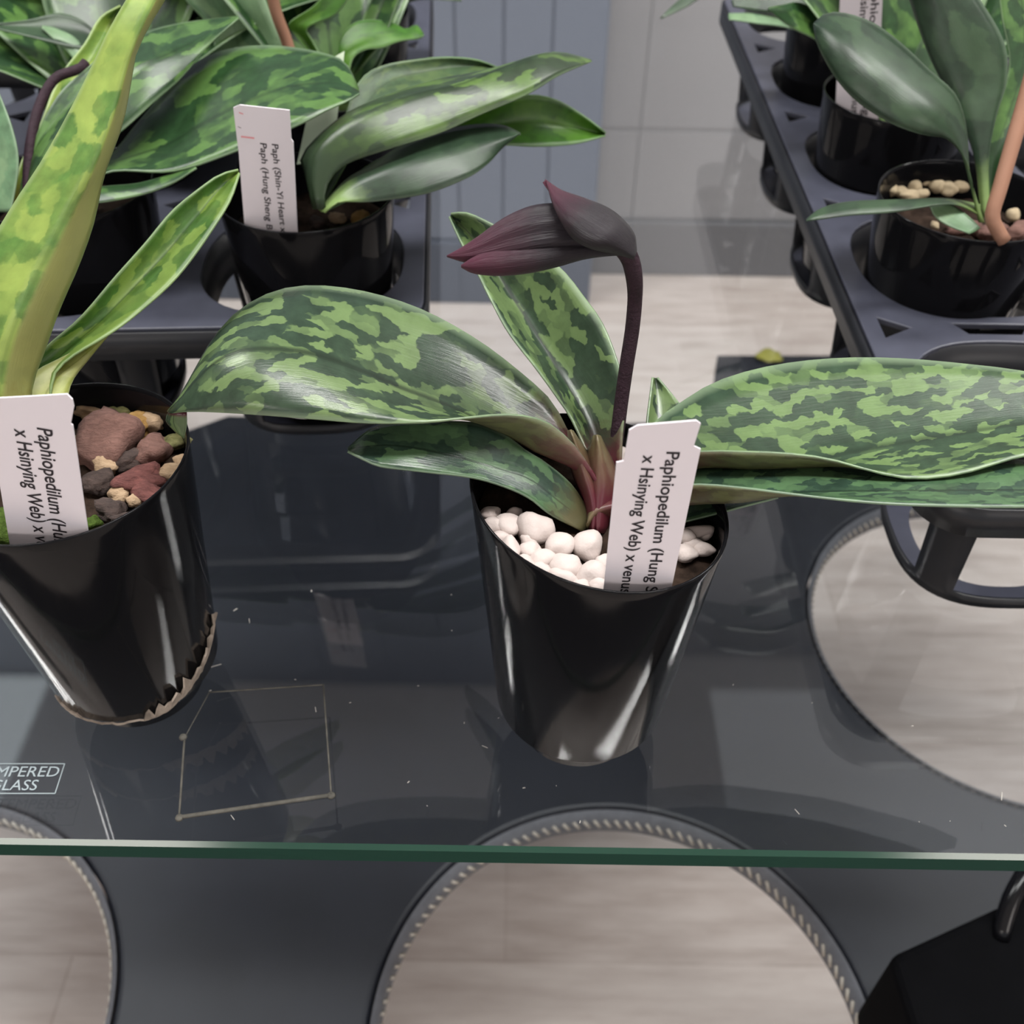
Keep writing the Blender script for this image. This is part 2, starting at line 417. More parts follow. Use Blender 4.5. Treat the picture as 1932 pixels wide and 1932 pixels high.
HS = -0.30                                   # lower shelf surface, below the glass
SHELFM = plain('black_leather', srgb(26, 29, 37), 0.45, 0.35, var=0.12, vscale=25, bump=0.12, bscale=900)
RIMM = plain('grey_stitched_edge', srgb(92, 94, 100), 0.55, 0.4, var=0.15, vscale=120)
STITCH = plain('pale_thread', srgb(176, 170, 160), 0.8, 0.2)
outline = [at_z(x, y, HS) for x, y in ((-900, 900), (330, 818), (430, 782), (700, 790), (1050, 800), (1338, 790), (1346, 740), (1354, 668), (1700, 668), (2500, 668))]
outline = [(p.x, p.y) for p in outline]
outline = [(max(-0.6, min(0.63, x)), y) for x, y in outline] + [(0.63, -0.03), (-0.6, -0.03)]
holes = [(Vector((0.070, 0.222, 0)), 0.150), (at_z(1912, 1195, HS), 0.163), (at_z(-292, 1950, HS), 0.1525)]
circ = lambda c, r, n=96: [(c.x + r * math.cos(2 * math.pi * k / n), c.y + r * math.sin(2 * math.pi * k / n)) for k in range(n)]
V, Fc = curve_sheet([outline[::-1]] + [circ(c, r) for c, r in holes], 0.024, 0.004, 2)
SHELF = mesh('lower_shelf', [Vector((p.x, p.y, ZT + HS - 0.012 + p.z)) for p in V], Fc, SHELFM, TABLE, smooth=False)
for c, r in holes:
    rr = r - 0.001
    V, Fc = lathe([(rr, -0.024), (rr - 0.004, -0.022), (rr - 0.005, -0.012), (rr - 0.0035, -0.003), (rr, -0.0005)], 120)
    rim = mesh('hole_trim', [Vector((c.x, c.y, ZT + HS)) + Vector(p) for p in V], Fc, RIMM, TABLE, label='grey stitched edge of a round hole')
    st = []
    N = int(2 * math.pi * r / 0.0075)
    for k in range(N):
        a = 2 * math.pi * k / N; da = 0.6 * 2 * math.pi / N
        p0 = Vector(((rr - 0.0055) * math.cos(a), (rr - 0.0055) * math.sin(a), -0.014)); p1 = Vector(((rr - 0.0048) * math.cos(a + da), (rr - 0.0048) * math.sin(a + da), -0.007))
        st.append(tube([p0, p1], 0.0011, 6, 2))
    V, Fc = join(st)
    mesh('stitching', [Vector((c.x, c.y, ZT + HS)) + Vector(p) for p in V], Fc, STITCH, rim, label='pale stitching around the hole')
LEGM = plain('black_table_leg', (0.02, 0.02, 0.022, 1), 0.3)
for sx in (-0.64, 0.67):
    for y in (0.28, 1.12):
        V, Fc = lathe([(0.0, 0), (0.035, 0), (0.035, ZT - GT), (0.0, ZT - GT)], 32)
        mesh('leg', [Vector((sx, y, 0)) + Vector(p) for p in V], Fc, LEGM, TABLE)
# bracket rails that carry the shelf between the legs
for sx in (-0.615, 0.645):
    v, f = box(sx - 0.02, sx + 0.02, 0.2, 1.2, ZT + HS - 0.05, ZT + HS - 0.024); mesh('rail', v, f, LEGM, TABLE, smooth=False)

# etched mark on the glass
ETCH = plain('etched_glass', srgb(150, 162, 166), 0.7, 0.3)
def flat_text(body, px0, px1, pyb, pyt, z, mat, parent, name='lettering', weight=0.0):
    V, Fc = text_mesh(body, weight)
    x0 = min(p.x for p in V); x1 = max(p.x for p in V); y0 = min(p.y for p in V); y1 = max(p.y for p in V)
    a = at_z(px0, pyb, z); b = at_z(px1, pyb, z); c = at_z(px0, pyt, z)
    W = (b - a); Hh = Vector((0, (c - a).y, 0))
    return mesh(name, [a + W * ((p.x - x0) / (x1 - x0)) + Hh * ((p.y - y0) / (y1 - y0)) for p in V], Fc, mat, parent, smooth=False)
mk = flat_text('TEMPERED', -50, 108, 1465, 1446, 0.0004, ETCH, GLASS, 'etched_lettering')
flat_text('GLASS', -22, 67, 1491, 1471, 0.0004, ETCH, GLASS, 'etched_lettering')
fr = [(-75, 1497), (104, 1497), (122, 1441), (-57, 1441)]
bars = []
for (x0, y0), (x1, y1) in zip(fr, fr[1:] + fr[:1]):
    bars.append(tube([at_z(x0, y0, 0.0003), at_z(x1, y1, 0.0003)], 0.00022, 6, 2))
V, Fc = join(bars); mesh('etched_border', V, Fc, ETCH, GLASS, smooth=False)

# rectangle of old adhesive on the glass
GLUE = plain('dried_adhesive', srgb(92, 90, 84), 0.8, 0.2, var=0.3, vscale=200)
q = [(338, 1542), (625, 1500), (610, 1292), (395, 1306), (348, 1392)]
bars = []
for (x0, y0), (x1, y1), r in zip(q, q[1:] + q[:1], (0.0008, 0.00035, 0.0003, 0.0002, 0.0004)):
    bars.append(tube([at_z(x0, y0, r * 0.5), at_z(x1, y1, r * 0.5)], r, 6, 8))
for x, y in q[:2] + [(345, 1390)]:
    p = at_z(x, y, 0.0006); V, Fc = lathe([(0, -0.0005), (0.0016, -0.0004), (0.0012, 0.0004), (0, 0.0006)], 12)
    bars.append(([p + Vector(a) for a in V], Fc))
V, Fc = join(bars)
o = mesh('adhesive_mark', V, Fc, GLUE); tag(o, 'faint beige rectangular outline of dried adhesive on the glass', 'mark')

# black bag on the shelf, right below
BAGM = plain('black_bag_fabric', srgb(8, 8, 10), 0.8, 0.05, var=0.2, vscale=40)
hb = HS + 0.085
a = at_z(1680, 1800, hb); b = at_z(1960, 1672, hb); c2 = a + (at_z(1760, 2050, hb) - a)
d2 = b + (c2 - a)
V = []
for p in (a, b, d2 + (d2 - a) * 0.2, c2):
    V.append(Vector((p.x, p.y, ZT + HS + 0.0)))
V += [Vector((p.x, p.y, ZT + hb)) for p in (a, b, d2 + (d2 - a) * 0.2, c2)]
BAG = empty('black_bag', (V[0].x, V[0].y, ZT + HS), 'black bag on the shelf under the glass, bottom right', 'bag')
bevel(mesh('bag_body', V, [(3, 2, 1, 0), (4, 5, 6, 7), (0, 1, 5, 4), (1, 2, 6, 5), (2, 3, 7, 6), (3, 0, 4, 7)], BAGM, BAG, smooth=False), 0.006, 3)
e0 = at_z(1900, 1702, hb); V, Fc = tube([e0 + Vector((-0.01, -0.02, -0.002)), e0 + Vector((0.0, 0.0, 0.014)), e0 + Vector((0.025, 0.02, 0.018)), e0 + Vector((0.06, 0.0, -0.002))], 0.005, 10, 20)
mesh('strap', V, Fc, plain('glossy_strap', (0.004, 0.004, 0.005, 1), 0.2, 0.3), BAG)

# ------------------------------------------------------------------ leaves
def leaf3(parent, mats, L, Mi, R, nu=30, nv=10, thick=0.0007, keel=0.45, name='leaf', label=None, flip=None):
    L = resample(L, nu); Mi = resample(Mi, nu); R = resample(R, nu)
    P = []; rib = []; met = []
    s = 0.0
    for i in range(nu):
        if i: s += (Mi[i] - Mi[i - 1]).length
        wd = (Mi[i] - L[i]).length + (R[i] - Mi[i]).length
        for j in range(nv + 1):
            v = j / nv
            qd = L[i] * ((1 - v) * (1 - 2 * v)) + Mi[i] * (4 * v * (1 - v)) + R[i] * (v * (2 * v - 1))
            ln = L[i].lerp(Mi[i], 2 * v) if v < 0.5 else Mi[i].lerp(R[i], 2 * v - 1)
            P.append(qd.lerp(ln, keel)); rib.append((i / (nu - 1), v)); met.append((s, (v - 0.5) * wd))
    nvv = nv + 1
    nrm = []
    for i in range(nu):
        for j in range(nvv):
            du = P[min(i + 1, nu - 1) * nvv + j] - P[max(i - 1, 0) * nvv + j]
            dv = P[i * nvv + min(j + 1, nv)] - P[i * nvv + max(j - 1, 0)]
            n = du.cross(dv)
            nrm.append(n.normalized() if n.length > 1e-12 else Vector((0, 0, 1)))
    avg = sum(nrm, Vector((0, 0, 0)))
    up = avg.dot(Vector((0, -0.3, 1))) > 0
    if flip: up = not up
    N = len(P)
    V = list(P) + [p - n * thick * (1 if up else -1) for p, n in zip(P, nrm)]
    Fc, fm = [], []
    for i in range(nu - 1):
        for j in range(nv):
            a = i * nvv + j; b = a + 1; c = b + nvv; d = a + nvv
            fa = (a, d, c, b) if up else (a, b, c, d)
            Fc.append(fa); fm.append(0)
            Fc.append(tuple(x + N for x in reversed(fa))); fm.append(1)
    border = [j for j in range(nvv)] + [i * nvv + nv for i in range(1, nu)] + [(nu - 1) * nvv + j for j in range(nv - 1, -1, -1)] + [i * nvv for i in range(nu - 2, 0, -1)]
    for k in range(len(border)):
        a, b = border[k], border[(k + 1) % len(border)]
        Fc.append((a, b, b + N, a + N) if up else (b, a, a + N, b + N)); fm.append(0)
    if not isinstance(mats, (list, tuple)): mats = [mats, mats]
    return mesh(name, V, Fc, list(mats), parent, uvs={'metric': met + met, 'rib': rib + rib}, fm=fm, label=label)
def dline(pts, ds):
    n = len(pts); out = []
    for k, (x, y) in enumerate(pts):
        t = k / (n - 1) * (len(ds) - 1); i = min(int(t), len(ds) - 2) if len(ds) > 1 else 0
        d = ds[0] if len(ds) == 1 else ds[i] + (ds[i + 1] - ds[i]) * (t - i)
        out.append(at_d(x, y, d))
    return out
def pleaf(parent, mats, back, bd, mid, md, front, fd, **kw):
    return leaf3(parent, mats, dline(back, bd), dline(mid, md), dline(front, fd), **kw)
def gleaf(parent, mats, base, az, el, length, width, droop, vee=0.18, roll=0.0, **kw):   # a leaf by direction and size
    az, el = math.radians(az), math.radians(el)
    L, Mi, R = [], [], []
    p = Vector(base); n = 9
    hd = Vector((math.cos(az), math.sin(az), 0)); side = Vector((-math.sin(az), math.cos(az), 0))
    for k in range(n):
        u = k / (n - 1)
        e = el - droop * u * u
        t = hd * math.cos(e) + Vector((0, 0, math.sin(e)))
        nrm = side.cross(t) * -1
        wv = width * 0.5 * (0.28 + 0.95 * math.sin(math.pi * min(1, u * 0.9 + 0.08)) ** 0.8 if u < 0.98 else 0.03)
        s2 = (side * math.cos(roll) + nrm * math.sin(roll))
        lift = nrm * (vee * wv)
        L.append(p + s2 * wv + lift); Mi.append(p.copy()); R.append(p - s2 * wv + lift)
        p = p + t * (length / (n - 1))
    return leaf3(parent, mats, L, Mi, R, nu=22, nv=8, **kw)

# ------------------------------------------------------------------ pots
PROF = [(0.0, 0.0), (0.021, 0.0), (0.0235, 0.0012), (0.0262, 0.0125), (0.0272, 0.0135), (0.0305, 0.0145), (0.0315, 0.0165), (0.0400, 0.114), (0.0404, 0.1174), (0.0403, 0.118), (0.0397, 0.118), (0.0391, 0.1165), (0.0375, 0.09), (0.0320, 0.03), (0.0, 0.025)]
PH = 0.118
def pot_mesh(parent, shear=0.0, tilt=0.0):
    V, Fc = lathe(PROF, 72)
    V = [(x, y + shear * x * z / PH, z - tilt * x * z / PH) for x, y, z in V]
    return mesh('pot', V, Fc, POT, parent, local=True)
def soil_mesh(parent, z, shear=0.0, tilt=0.0, rad=0.037, amp=0.003, seed=0):
    V = [(0, 0, z)]; Fc = []; nr, na = 8, 40
    for i in range(1, nr + 1):
        for k in range(na):
            a = 2 * math.pi * k / na; r = rad * i / nr
            x, y = r * math.cos(a), r * math.sin(a)
            h = amp * noise.noise(Vector((x * 160 + seed, y * 160, seed))) if i < nr else -0.002
            V.append((x, y + shear * x, z - tilt * x + h))
    for k in range(na): Fc.append((0, 1 + k, 1 + (k + 1) % na))
    for i in range(nr - 1):
        for k in range(na):
            a = 1 + i * na + k; b = 1 + i * na + (k + 1) % na
            Fc.append((a, a + na, b + na, b))
    return mesh('soil', V, Fc, SOIL, parent, local=True)

# ------------------------------------------------------------------ stones and chips
def ico():
    import bmesh
    bm = bmesh.new(); bmesh.ops.create_icosphere(bm, subdivisions=3, radius=1)
    V = [v.co.copy() for v in bm.verts]; Fc = [tuple(v.index for v in fa.verts) for fa in bm.faces]; bm.free(); return V, Fc
IV, IF = ico()
def stone(name, loc, size, mat, seed, rot=(0, 0, 0), lump=0.28, flat=False, freq=1.1):
    V = []
    E = Euler(rot).to_matrix()
    for p in IV:
        d = 1 + lump * noise.noise(p * freq + Vector((seed * 3.1, seed * 1.7, seed)))
        if flat:
            d += 0.13 * noise.noise(p * 6.5 + Vector((seed, 1, seed))) + 0.24 * noise.noise(p * 2.6 + Vector((seed, seed * 2.3, 5)))
            m = max(abs(p.x), abs(p.y), abs(p.z)); d *= 0.72 + 0.28 / m
        V.append(E @ Vector((p.x * size[0] * d, p.y * size[1] * d, p.z * size[2] * d)))
    o = mesh(name, V, IF, mat)
    o.location = loc
    return o

# ------------------------------------------------------------------ plant tags
def plane_from(p0, p1, p2):
    n = (p1 - p0).cross(p2 - p0).normalized(); return p0, n
def at_pl(px, py, pl):
    r = ray(px, py); return CAM + r * ((pl[0] - CAM).dot(pl[1]) / r.dot(pl[1]))
def plant_tag(outline, ds, label, mat=WHITE_TAG, texts=(), marks=(), group=None, thick=0.0006):
    """ds: three (px, py, depth) points that fix the plane"""
    pl = plane_from(*[at_d(*p) for p in ds])
    pts = [at_pl(x, y, pl) for x, y in outline]
    n = pl[1]
    if n.dot(CAM - pts[0]) < 0: n = -n
    k = len(pts); cen = sum(pts, Vector()) / k
    V = pts + [p - n * thick for p in pts]
    Fc = [tuple(range(k - 1, -1, -1)), tuple(range(k, 2 * k))] + [(i, (i + 1) % k, (i + 1) % k + k, i + k) for i in range(k)]
    low = min(pts, key=lambda p: p.z)
    T = empty('plant_tag', low, label, 'plant label', group)
    bd = mesh('tag_blade', V, Fc, mat, T, smooth=False)
    for body, (x0, y0), (x1, y1), hpx in texts:
        TV, TF = text_mesh(body, 0.012)
        tx0 = min(p.x for p in TV); tx1 = max(p.x for p in TV); ty0 = 0.0; ty1 = 0.73
        A = at_pl(x0, y0, pl); B = at_pl(x1, y1, pl); X = B - A
        Y = n.cross(X).normalized() * (hpx * (A - CAM).length / F)
        mesh('lettering', [A + X * ((p.x - tx0) / (tx1 - tx0)) + Y * ((p.y - ty0) / (ty1 - ty0)) + n * 0.00015 for p in TV], TF, INK, T, smooth=False, label='black printed lettering')
    for (x0, y0, x1, y1, m) in marks:
        q = [at_pl(x, y, pl) + n * 0.00012 for x, y in ((x0, y0), (x1, y0 + 3), (x1, y1 + 3), (x0, y1))]
        mesh('ink_mark', q, [(3, 2, 1, 0)], m, T, smooth=False)
    return T

# ================================================================== the flowering plant in the middle
SH, TI = -0.13, 0.06
pc = at_z(1128, 934, PH)
P1 = empty('potted_orchid', (pc.x, pc.y, ZT), 'mottled-leaved orchid with a dark maroon nodding bud in a black pot of white pebbles', 'potted plant')
pot_mesh(P1, SH, TI)
soil_mesh(P1, 0.104, SH, TI, 0.0380, 0.003, 3)
MM = [MOTTLE, MOTTLE_UNDER]
# broad leaf arching to the left
pleaf(P1, MM,
      [(1130, 900), (1095, 850), (1065, 800), (1040, 755), (980, 700), (900, 640), (800, 585), (700, 552), (600, 538), (520, 548), (450, 585), (400, 640), (365, 700), (340, 745), (315, 775)], [0.335, 0.34, 0.335, 0.33, 0.32],
      [(1140, 925), (1115, 900), (1065, 872), (1010, 850), (960, 820), (905, 793), (842, 764), (759, 733), (700, 707), (600, 670), (522, 658), (450, 662), (400, 688), (365, 722), (340, 752), (316, 777)], [0.330, 0.328, 0.312, 0.306, 0.314],
      [(1150, 945), (1120, 890), (1085, 840), (1040, 800), (1000, 785), (950, 780), (880, 786), (800, 795), (700, 798), (600, 791), (500, 784), (420, 779), (360, 777), (325, 780)], [0.325, 0.318, 0.302, 0.300, 0.312], keel=0.3)
# its tip, curled under
pleaf(P1, MM, [(318, 774), (313, 795), (330, 815)], [0.316, 0.318], [(328, 778), (328, 800), (340, 822)], [0.313, 0.318], [(352, 779), (352, 805), (347, 828)], [0.313, 0.319], nu=8, nv=6, name='leaf_tip')
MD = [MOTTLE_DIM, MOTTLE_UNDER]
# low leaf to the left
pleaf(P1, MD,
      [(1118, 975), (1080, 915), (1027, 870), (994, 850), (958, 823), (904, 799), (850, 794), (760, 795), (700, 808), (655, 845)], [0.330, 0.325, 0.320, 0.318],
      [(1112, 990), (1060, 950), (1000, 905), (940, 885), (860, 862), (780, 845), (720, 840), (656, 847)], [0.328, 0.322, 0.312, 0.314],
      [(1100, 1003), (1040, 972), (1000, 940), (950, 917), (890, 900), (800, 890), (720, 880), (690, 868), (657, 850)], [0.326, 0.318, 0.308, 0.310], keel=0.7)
# leaf standing at the back behind the bud
pleaf(P1, MM,
      [(1140, 930), (1085, 800), (1050, 745), (1010, 690), (960, 625), (925, 560), (900, 510), (870, 455), (849, 408)], [0.332, 0.346, 0.365, 0.385],
      [(1150, 935), (1120, 830), (1090, 760), (1055, 700), (1005, 620), (960, 550), (925, 490), (890, 445), (850, 406)], [0.336, 0.358, 0.378, 0.39],
      [(1168, 935), (1172, 830), (1178, 740), (1163, 680), (1135, 610), (1100, 560), (1060, 510), (1000, 462), (930, 425), (880, 403), (851, 405)], [0.332, 0.340, 0.358, 0.385], keel=0.75)
# large leaf to the right
pleaf(P1, [MOTTLE_FINE, MOTTLE_UNDER],
      [(1150, 950), (1180, 870), (1230, 800), (1290, 755), (1350, 720), (1430, 695), (1520, 680), (1620, 674), (1720, 677), (1830, 687), (1932, 700), (2050, 728), (2180, 790), (2260, 850)], [0.335, 0.345, 0.348, 0.342, 0.33],
      [(1155, 965), (1230, 905), (1320, 880), (1420, 880), (1510, 873), (1570, 862), (1650, 845), (1750, 828), (1850, 812), (1932, 800), (2050, 800), (2170, 825), (2262, 852)], [0.332, 0.325, 0.327, 0.33, 0.328],
      [(1165, 960), (1240, 866), (1320, 850), (1400, 850), (1480, 853), (1560, 863), (1640, 885), (1700, 899), (1760, 900), (1830, 888), (1932, 858), (2050, 845), (2170, 850), (2263, 855)], [0.328, 0.312, 0.308, 0.310, 0.326], keel=0.5)
# lower leaf to the right
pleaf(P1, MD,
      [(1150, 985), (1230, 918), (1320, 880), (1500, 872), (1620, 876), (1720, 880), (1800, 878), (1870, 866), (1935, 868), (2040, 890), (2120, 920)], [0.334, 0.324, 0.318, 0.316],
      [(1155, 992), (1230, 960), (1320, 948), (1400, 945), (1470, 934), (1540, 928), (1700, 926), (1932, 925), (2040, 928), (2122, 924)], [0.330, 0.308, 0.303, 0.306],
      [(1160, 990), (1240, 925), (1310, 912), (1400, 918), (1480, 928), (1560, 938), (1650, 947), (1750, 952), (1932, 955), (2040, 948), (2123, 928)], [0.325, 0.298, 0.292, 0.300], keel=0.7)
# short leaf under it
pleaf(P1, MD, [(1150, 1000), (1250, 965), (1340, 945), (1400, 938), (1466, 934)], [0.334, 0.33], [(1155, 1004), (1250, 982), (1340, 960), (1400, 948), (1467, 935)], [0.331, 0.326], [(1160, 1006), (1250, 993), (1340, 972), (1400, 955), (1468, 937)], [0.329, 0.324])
# small young leaf at the back
pleaf(P1, MM, [(1222, 850), (1222, 800), (1228, 750), (1233, 712)], [0.352, 0.362], [(1250, 850), (1244, 800), (1240, 750), (1236, 713)], [0.356, 0.366], [(1300, 850), (1300, 790), (1275, 752), (1239, 714)], [0.352, 0.364])
# reddish sheaths round the base
for bk, md, fr_ in (
    ([(1118, 822), (1095, 890), (1105, 960), (1115, 1000)], [(1126, 820), (1135, 900), (1130, 960), (1128, 1005)], [(1134, 822), (1172, 910), (1160, 970), (1145, 1006)]),
    ([(1070, 812), (1075, 880), (1100, 950), (1108, 1000)], [(1076, 811), (1100, 880), (1120, 950), (1118, 1004)], [(1082, 812), (1125, 880), (1140, 950), (1130, 1006)]),
    ([(1110, 960), (1120, 940), (1150, 935), (1185, 930)], [(1108, 985), (1125, 965), (1155, 955), (1190, 948)], [(1110, 1003), (1130, 990), (1160, 978), (1195, 965)])):
    pleaf(P1, [SHEATH, SHEATH], fr_[::-1], [0.331, 0.333], md[::-1], [0.323, 0.322], bk[::-1], [0.331, 0.333], nu=14, nv=8, name='leaf_sheath', keel=0.1)
# flower stem and bud
stem_pts = dline([(1150, 900), (1163, 830), (1172, 760), (1182, 690), (1193, 620), (1198, 560), (1196, 520), (1188, 487), (1172, 462)], [0.345, 0.335, 0.322, 0.308, 0.300])
V, Fc = tube(stem_pts, lambda u: 0.0023 + 0.0007 * max(0, u - 0.75) / 0.25, 14, 40)
STEM = mesh('flower_stem', V, Fc, MAROON_STEM, P1)
def petal_mat():
    m = M('maroon_petal')
    co = m.node('ShaderNodeUVMap', uv_map='rib').outputs[0]
    sep = m.node('ShaderNodeSeparateXYZ'); m.link(co, sep.inputs[0])
    nz = m.noise(400, 3, 0.6, m.coords())
    col = m.ramp(m.math('ADD', sep.outputs[0], m.math('MULTIPLY', m.math('SUBTRACT', nz.outputs[0], 0.5), 0.15)), [(0.5, srgb(27, 20, 27)), (1.0, srgb(72, 18, 42))])
    m.link(col, m.p.inputs['Base Color']); m.p.inputs['Roughness'].default_value = 0.5; m.p.inputs['Specular IOR Level'].default_value = 0.35
    wv = m.node('ShaderNodeMapping'); wv.inputs['Scale'].default_value = (4, 60, 1); m.link(co, wv.inputs[0])
    m.bump(m.noise(1, 3, 0.6, wv.outputs[0]).outputs[0], 0.5, 0.001)
    m.p.inputs['Sheen Weight'].default_value = 0.06; m.p.inputs['Sheen Roughness'].default_value = 0.4
    return m.m
PETAL = petal_mat()
def bud_body(name, secs, d, ribs, thick, mat, parent):
    """secs: (x, top y, bottom y) outline sections along the bud at depth d"""
    up = [Vector((x, t, 0)) for x, t, b in secs]; dn = [Vector((x, b, 0)) for x, t, b in secs]
    n, k = 36, 40
    U = resample(up, n); D = resample(dn, n)
    V, Fc, rb = [], [], []
    fwd = ROT @ Vector((0, 0, -1))
    for i in range(n):
        dd = d[0] + (d[1] - d[0]) * i / (n - 1)
        A = at_d(U[i].x, U[i].y, dd); B = at_d(D[i].x, D[i].y, dd)
        c = (A + B) / 2; h = (A - B) / 2; hl = h.length
        env = math.sin(math.pi * i / (n - 1)) ** 0.6
        for j in range(k):
            a = 2 * math.pi * j / k
            r = 1 + ribs * env * math.cos(a * 9)
            V.append(c + h * math.cos(a) * (r if abs(math.cos(a)) < 0.9 else 1) - fwd * (math.sin(a) * (hl * thick + 0.0004) * r)); rb.append((i / (n - 1), j / k))
    for i in range(n - 1):
        for j in range(k):
            a = i * k + j; b = i * k + (j + 1) % k
            Fc.append((a, b, b + k, a + k))
    Fc.append(tuple(range(k - 1, -1, -1))); Fc.append(tuple((n - 1) * k + j for j in range(k)))
    return mesh(name, V, Fc, mat, parent, uvs={'rib': rb, 'metric': rb})
BUD = bud_body('flower_bud', [(1196, 448, 478), (1172, 415, 482), (1140, 395, 482), (1100, 386, 484), (1050, 384, 492), (1000, 390, 500), (950, 412, 503), (905, 444, 500), (872, 466, 494), (843, 482, 485)], (0.300, 0.300), 0.07, 0.8, PETAL, STEM)
bud_body('lower_sepal', [(1190, 455, 480), (1140, 462, 484), (1100, 462, 490), (1050, 460, 504), (1000, 462, 515), (950, 468, 520), (915, 476, 519), (890, 487, 515), (870, 500, 505)], (0.298, 0.298), 0.0, 0.95, PETAL, STEM)
pleaf(STEM, [PETAL, PETAL], [(1202, 470), (1197, 440), (1175, 412), (1145, 390), (1100, 372), (1060, 358), (1029, 338)], [0.303, 0.298, 0.300], [(1200, 480), (1180, 460), (1150, 440), (1115, 420), (1080, 398), (1052, 372), (1030, 339)], [0.293, 0.284, 0.285, 0.296], [(1195, 490), (1160, 480), (1115, 470), (1082, 452), (1062, 425), (1042, 385), (1030, 342)], [0.293, 0.286, 0.287, 0.295], name='dorsal_sepal', keel=0.1, thick=0.0012)

# pebbles on the soil
peb = [(955, 983, 28, 22), (1010, 990, 31, 30), (1056, 1022, 26, 24), (1111, 1022, 27, 29), (924, 960, 19, 13), (922, 984, 22, 17), (938, 1010, 22, 17), (953, 1034, 18, 26), (1000, 1030, 20, 17), (1022, 1046, 24, 19), (984, 1062, 24, 20), (1018, 1070, 22, 18), (1068, 1060, 30, 24), (1066, 1085, 30, 19), (1116, 1076, 28, 25), (1095, 1099, 19, 14), (1132, 1096, 20, 15), (1322, 997, 34, 12), (1336, 1030, 22, 13), (1296, 1036, 22, 16), (1290, 1004, 24, 18), (1196, 814, 26, 27), (1172, 838, 16, 16), (1076, 800, 12, 14), (970, 958, 14, 9), (1140, 1055, 18, 18), (1350, 1000, 14, 12), (1312, 1020, 18, 12), (1060, 836, 16, 12), (1086, 815, 12, 12), (1036, 1088, 20, 14), (1000, 1010, 16, 12)]
for i, (x, y, w_, h_) in enumerate(peb):
    q = at_z(x, y, 0.109 - TI * (at_z(x, y, 0.1).x - pc.x) * 0.9)
    d = (q - CAM).dot(ROT @ Vector((0, 0, -1)))
    sx = w_ * d / F; sz = h_ * d / F
    rel = Vector((q.x - pc.x, q.y - pc.y - SH * (q.x - pc.x)))
    lim = 0.0372 - max(sx, sz) * 0.9
    if rel.length > lim:
        rel *= lim / rel.length; q.x = pc.x + rel.x; q.y = pc.y + rel.y + SH * rel.x
    o = stone('pebble', q - Vector((0, 0, 0.002)), (sx * 1.12, sz * 1.15, sz * 1.0), PEBBLE, i + 1, (0, 0.2 * math.sin(i * 2.1), 0.3 * math.sin(i * 3.7)), 0.3)
    tag(o, 'smooth white pebble on the soil of the middle black pot', 'pebble', 'white pebbles in the middle pot')
# its tag
plant_tag([(1187, 812), (1203, 803), (1314, 794), (1322, 800), (1309, 842), (1322, 848), (1268, 1105), (1263, 1135), (1133, 1150), (1140, 1100), (1163, 873), (1177, 870)],
          [(1190, 805, 0.2605), (1320, 795, 0.2590), (1140, 1105, 0.2985)],
          'white tag leaning in the middle pot beside the maroon bud', texts=[('Paphiopedilum (Hung Sh', (1258, 852), (1216, 1128), 26), ('x Hsinying Web) x venus', (1214, 858), (1170, 1118), 26)])

# ================================================================== the plant at the left front
lc = at_z(112, 862, PH)
P2 = empty('potted_plant', (lc.x, lc.y, ZT), 'tall lime-mottled plant in the black pot at the left front of the glass', 'potted plant')
pot_mesh(P2, 0.05, 0.0)
soil_mesh(P2, 0.103, 0.05, 0.0, 0.0375, 0.004, 9)
LL = [LIME, LIME_UNDER]
pleaf(P2, [LIME_FOLD, LIME_UNDER],
      [(20, 870), (-40, 780), (-75, 680), (-70, 590), (-35, 490), (20, 392), (80, 300), (130, 210), (170, 130), (200, 65), (228, 15), (262, -40), (300, -110)], [0.335, 0.322, 0.310, 0.300, 0.298],
      [(35, 875), (0, 780), (5, 690), (30, 610), (75, 510), (130, 402), (168, 330), (212, 215), (240, 120), (262, 60), (292, 0), (320, -50), (335, -105)], [0.330, 0.314, 0.303, 0.296, 0.296],
      [(70, 870), (60, 745), (88, 655), (115, 580), (150, 500), (178, 420), (198, 330), (232, 235), (248, 155), (258, 100), (285, 45), (312, 0), (340, -60), (340, -105)], [0.335, 0.324, 0.315, 0.304, 0.298], keel=0.6)
pleaf(P2, [LIME_DARK, LIME_UNDER],
      [(40, 850), (40, 720), (80, 663), (152, 601), (217, 525), (275, 460), (326, 398), (380, 355), (416, 331), (450, 322)], [0.340, 0.345, 0.358, 0.366],
      [(70, 850), (75, 725), (118, 668), (180, 615), (250, 545), (315, 475), (370, 410), (410, 360), (450, 324)], [0.342, 0.348, 0.362, 0.368],
      [(90, 850), (95, 730), (120, 682), (203, 630), (253, 594), (319, 536), (362, 485), (409, 417), (435, 373), (450, 326)], [0.334, 0.337, 0.350, 0.364], keel=0.5)
pleaf(P2, [LIME_UNDER, LIME_UNDER], [(30, 870), (25, 760), (60, 705), (120, 672), (205, 628)], [0.334, 0.345], [(80, 870), (80, 765), (105, 715), (150, 678), (207, 629)], [0.330, 0.345], [(130, 870), (128, 760), (138, 718), (165, 682), (208, 630)], [0.334, 0.346], nu=16, nv=6, name='leaf_sheath', keel=0.2)
pleaf(P2, LL, [(-60, 860), (-110, 700), (-120, 560), (-100, 440)], [0.34, 0.33], [(-30, 860), (-60, 700), (-75, 560), (-98, 442)], [0.338, 0.325], [(10, 860), (-10, 700), (-35, 560), (-96, 442)], [0.338, 0.33])
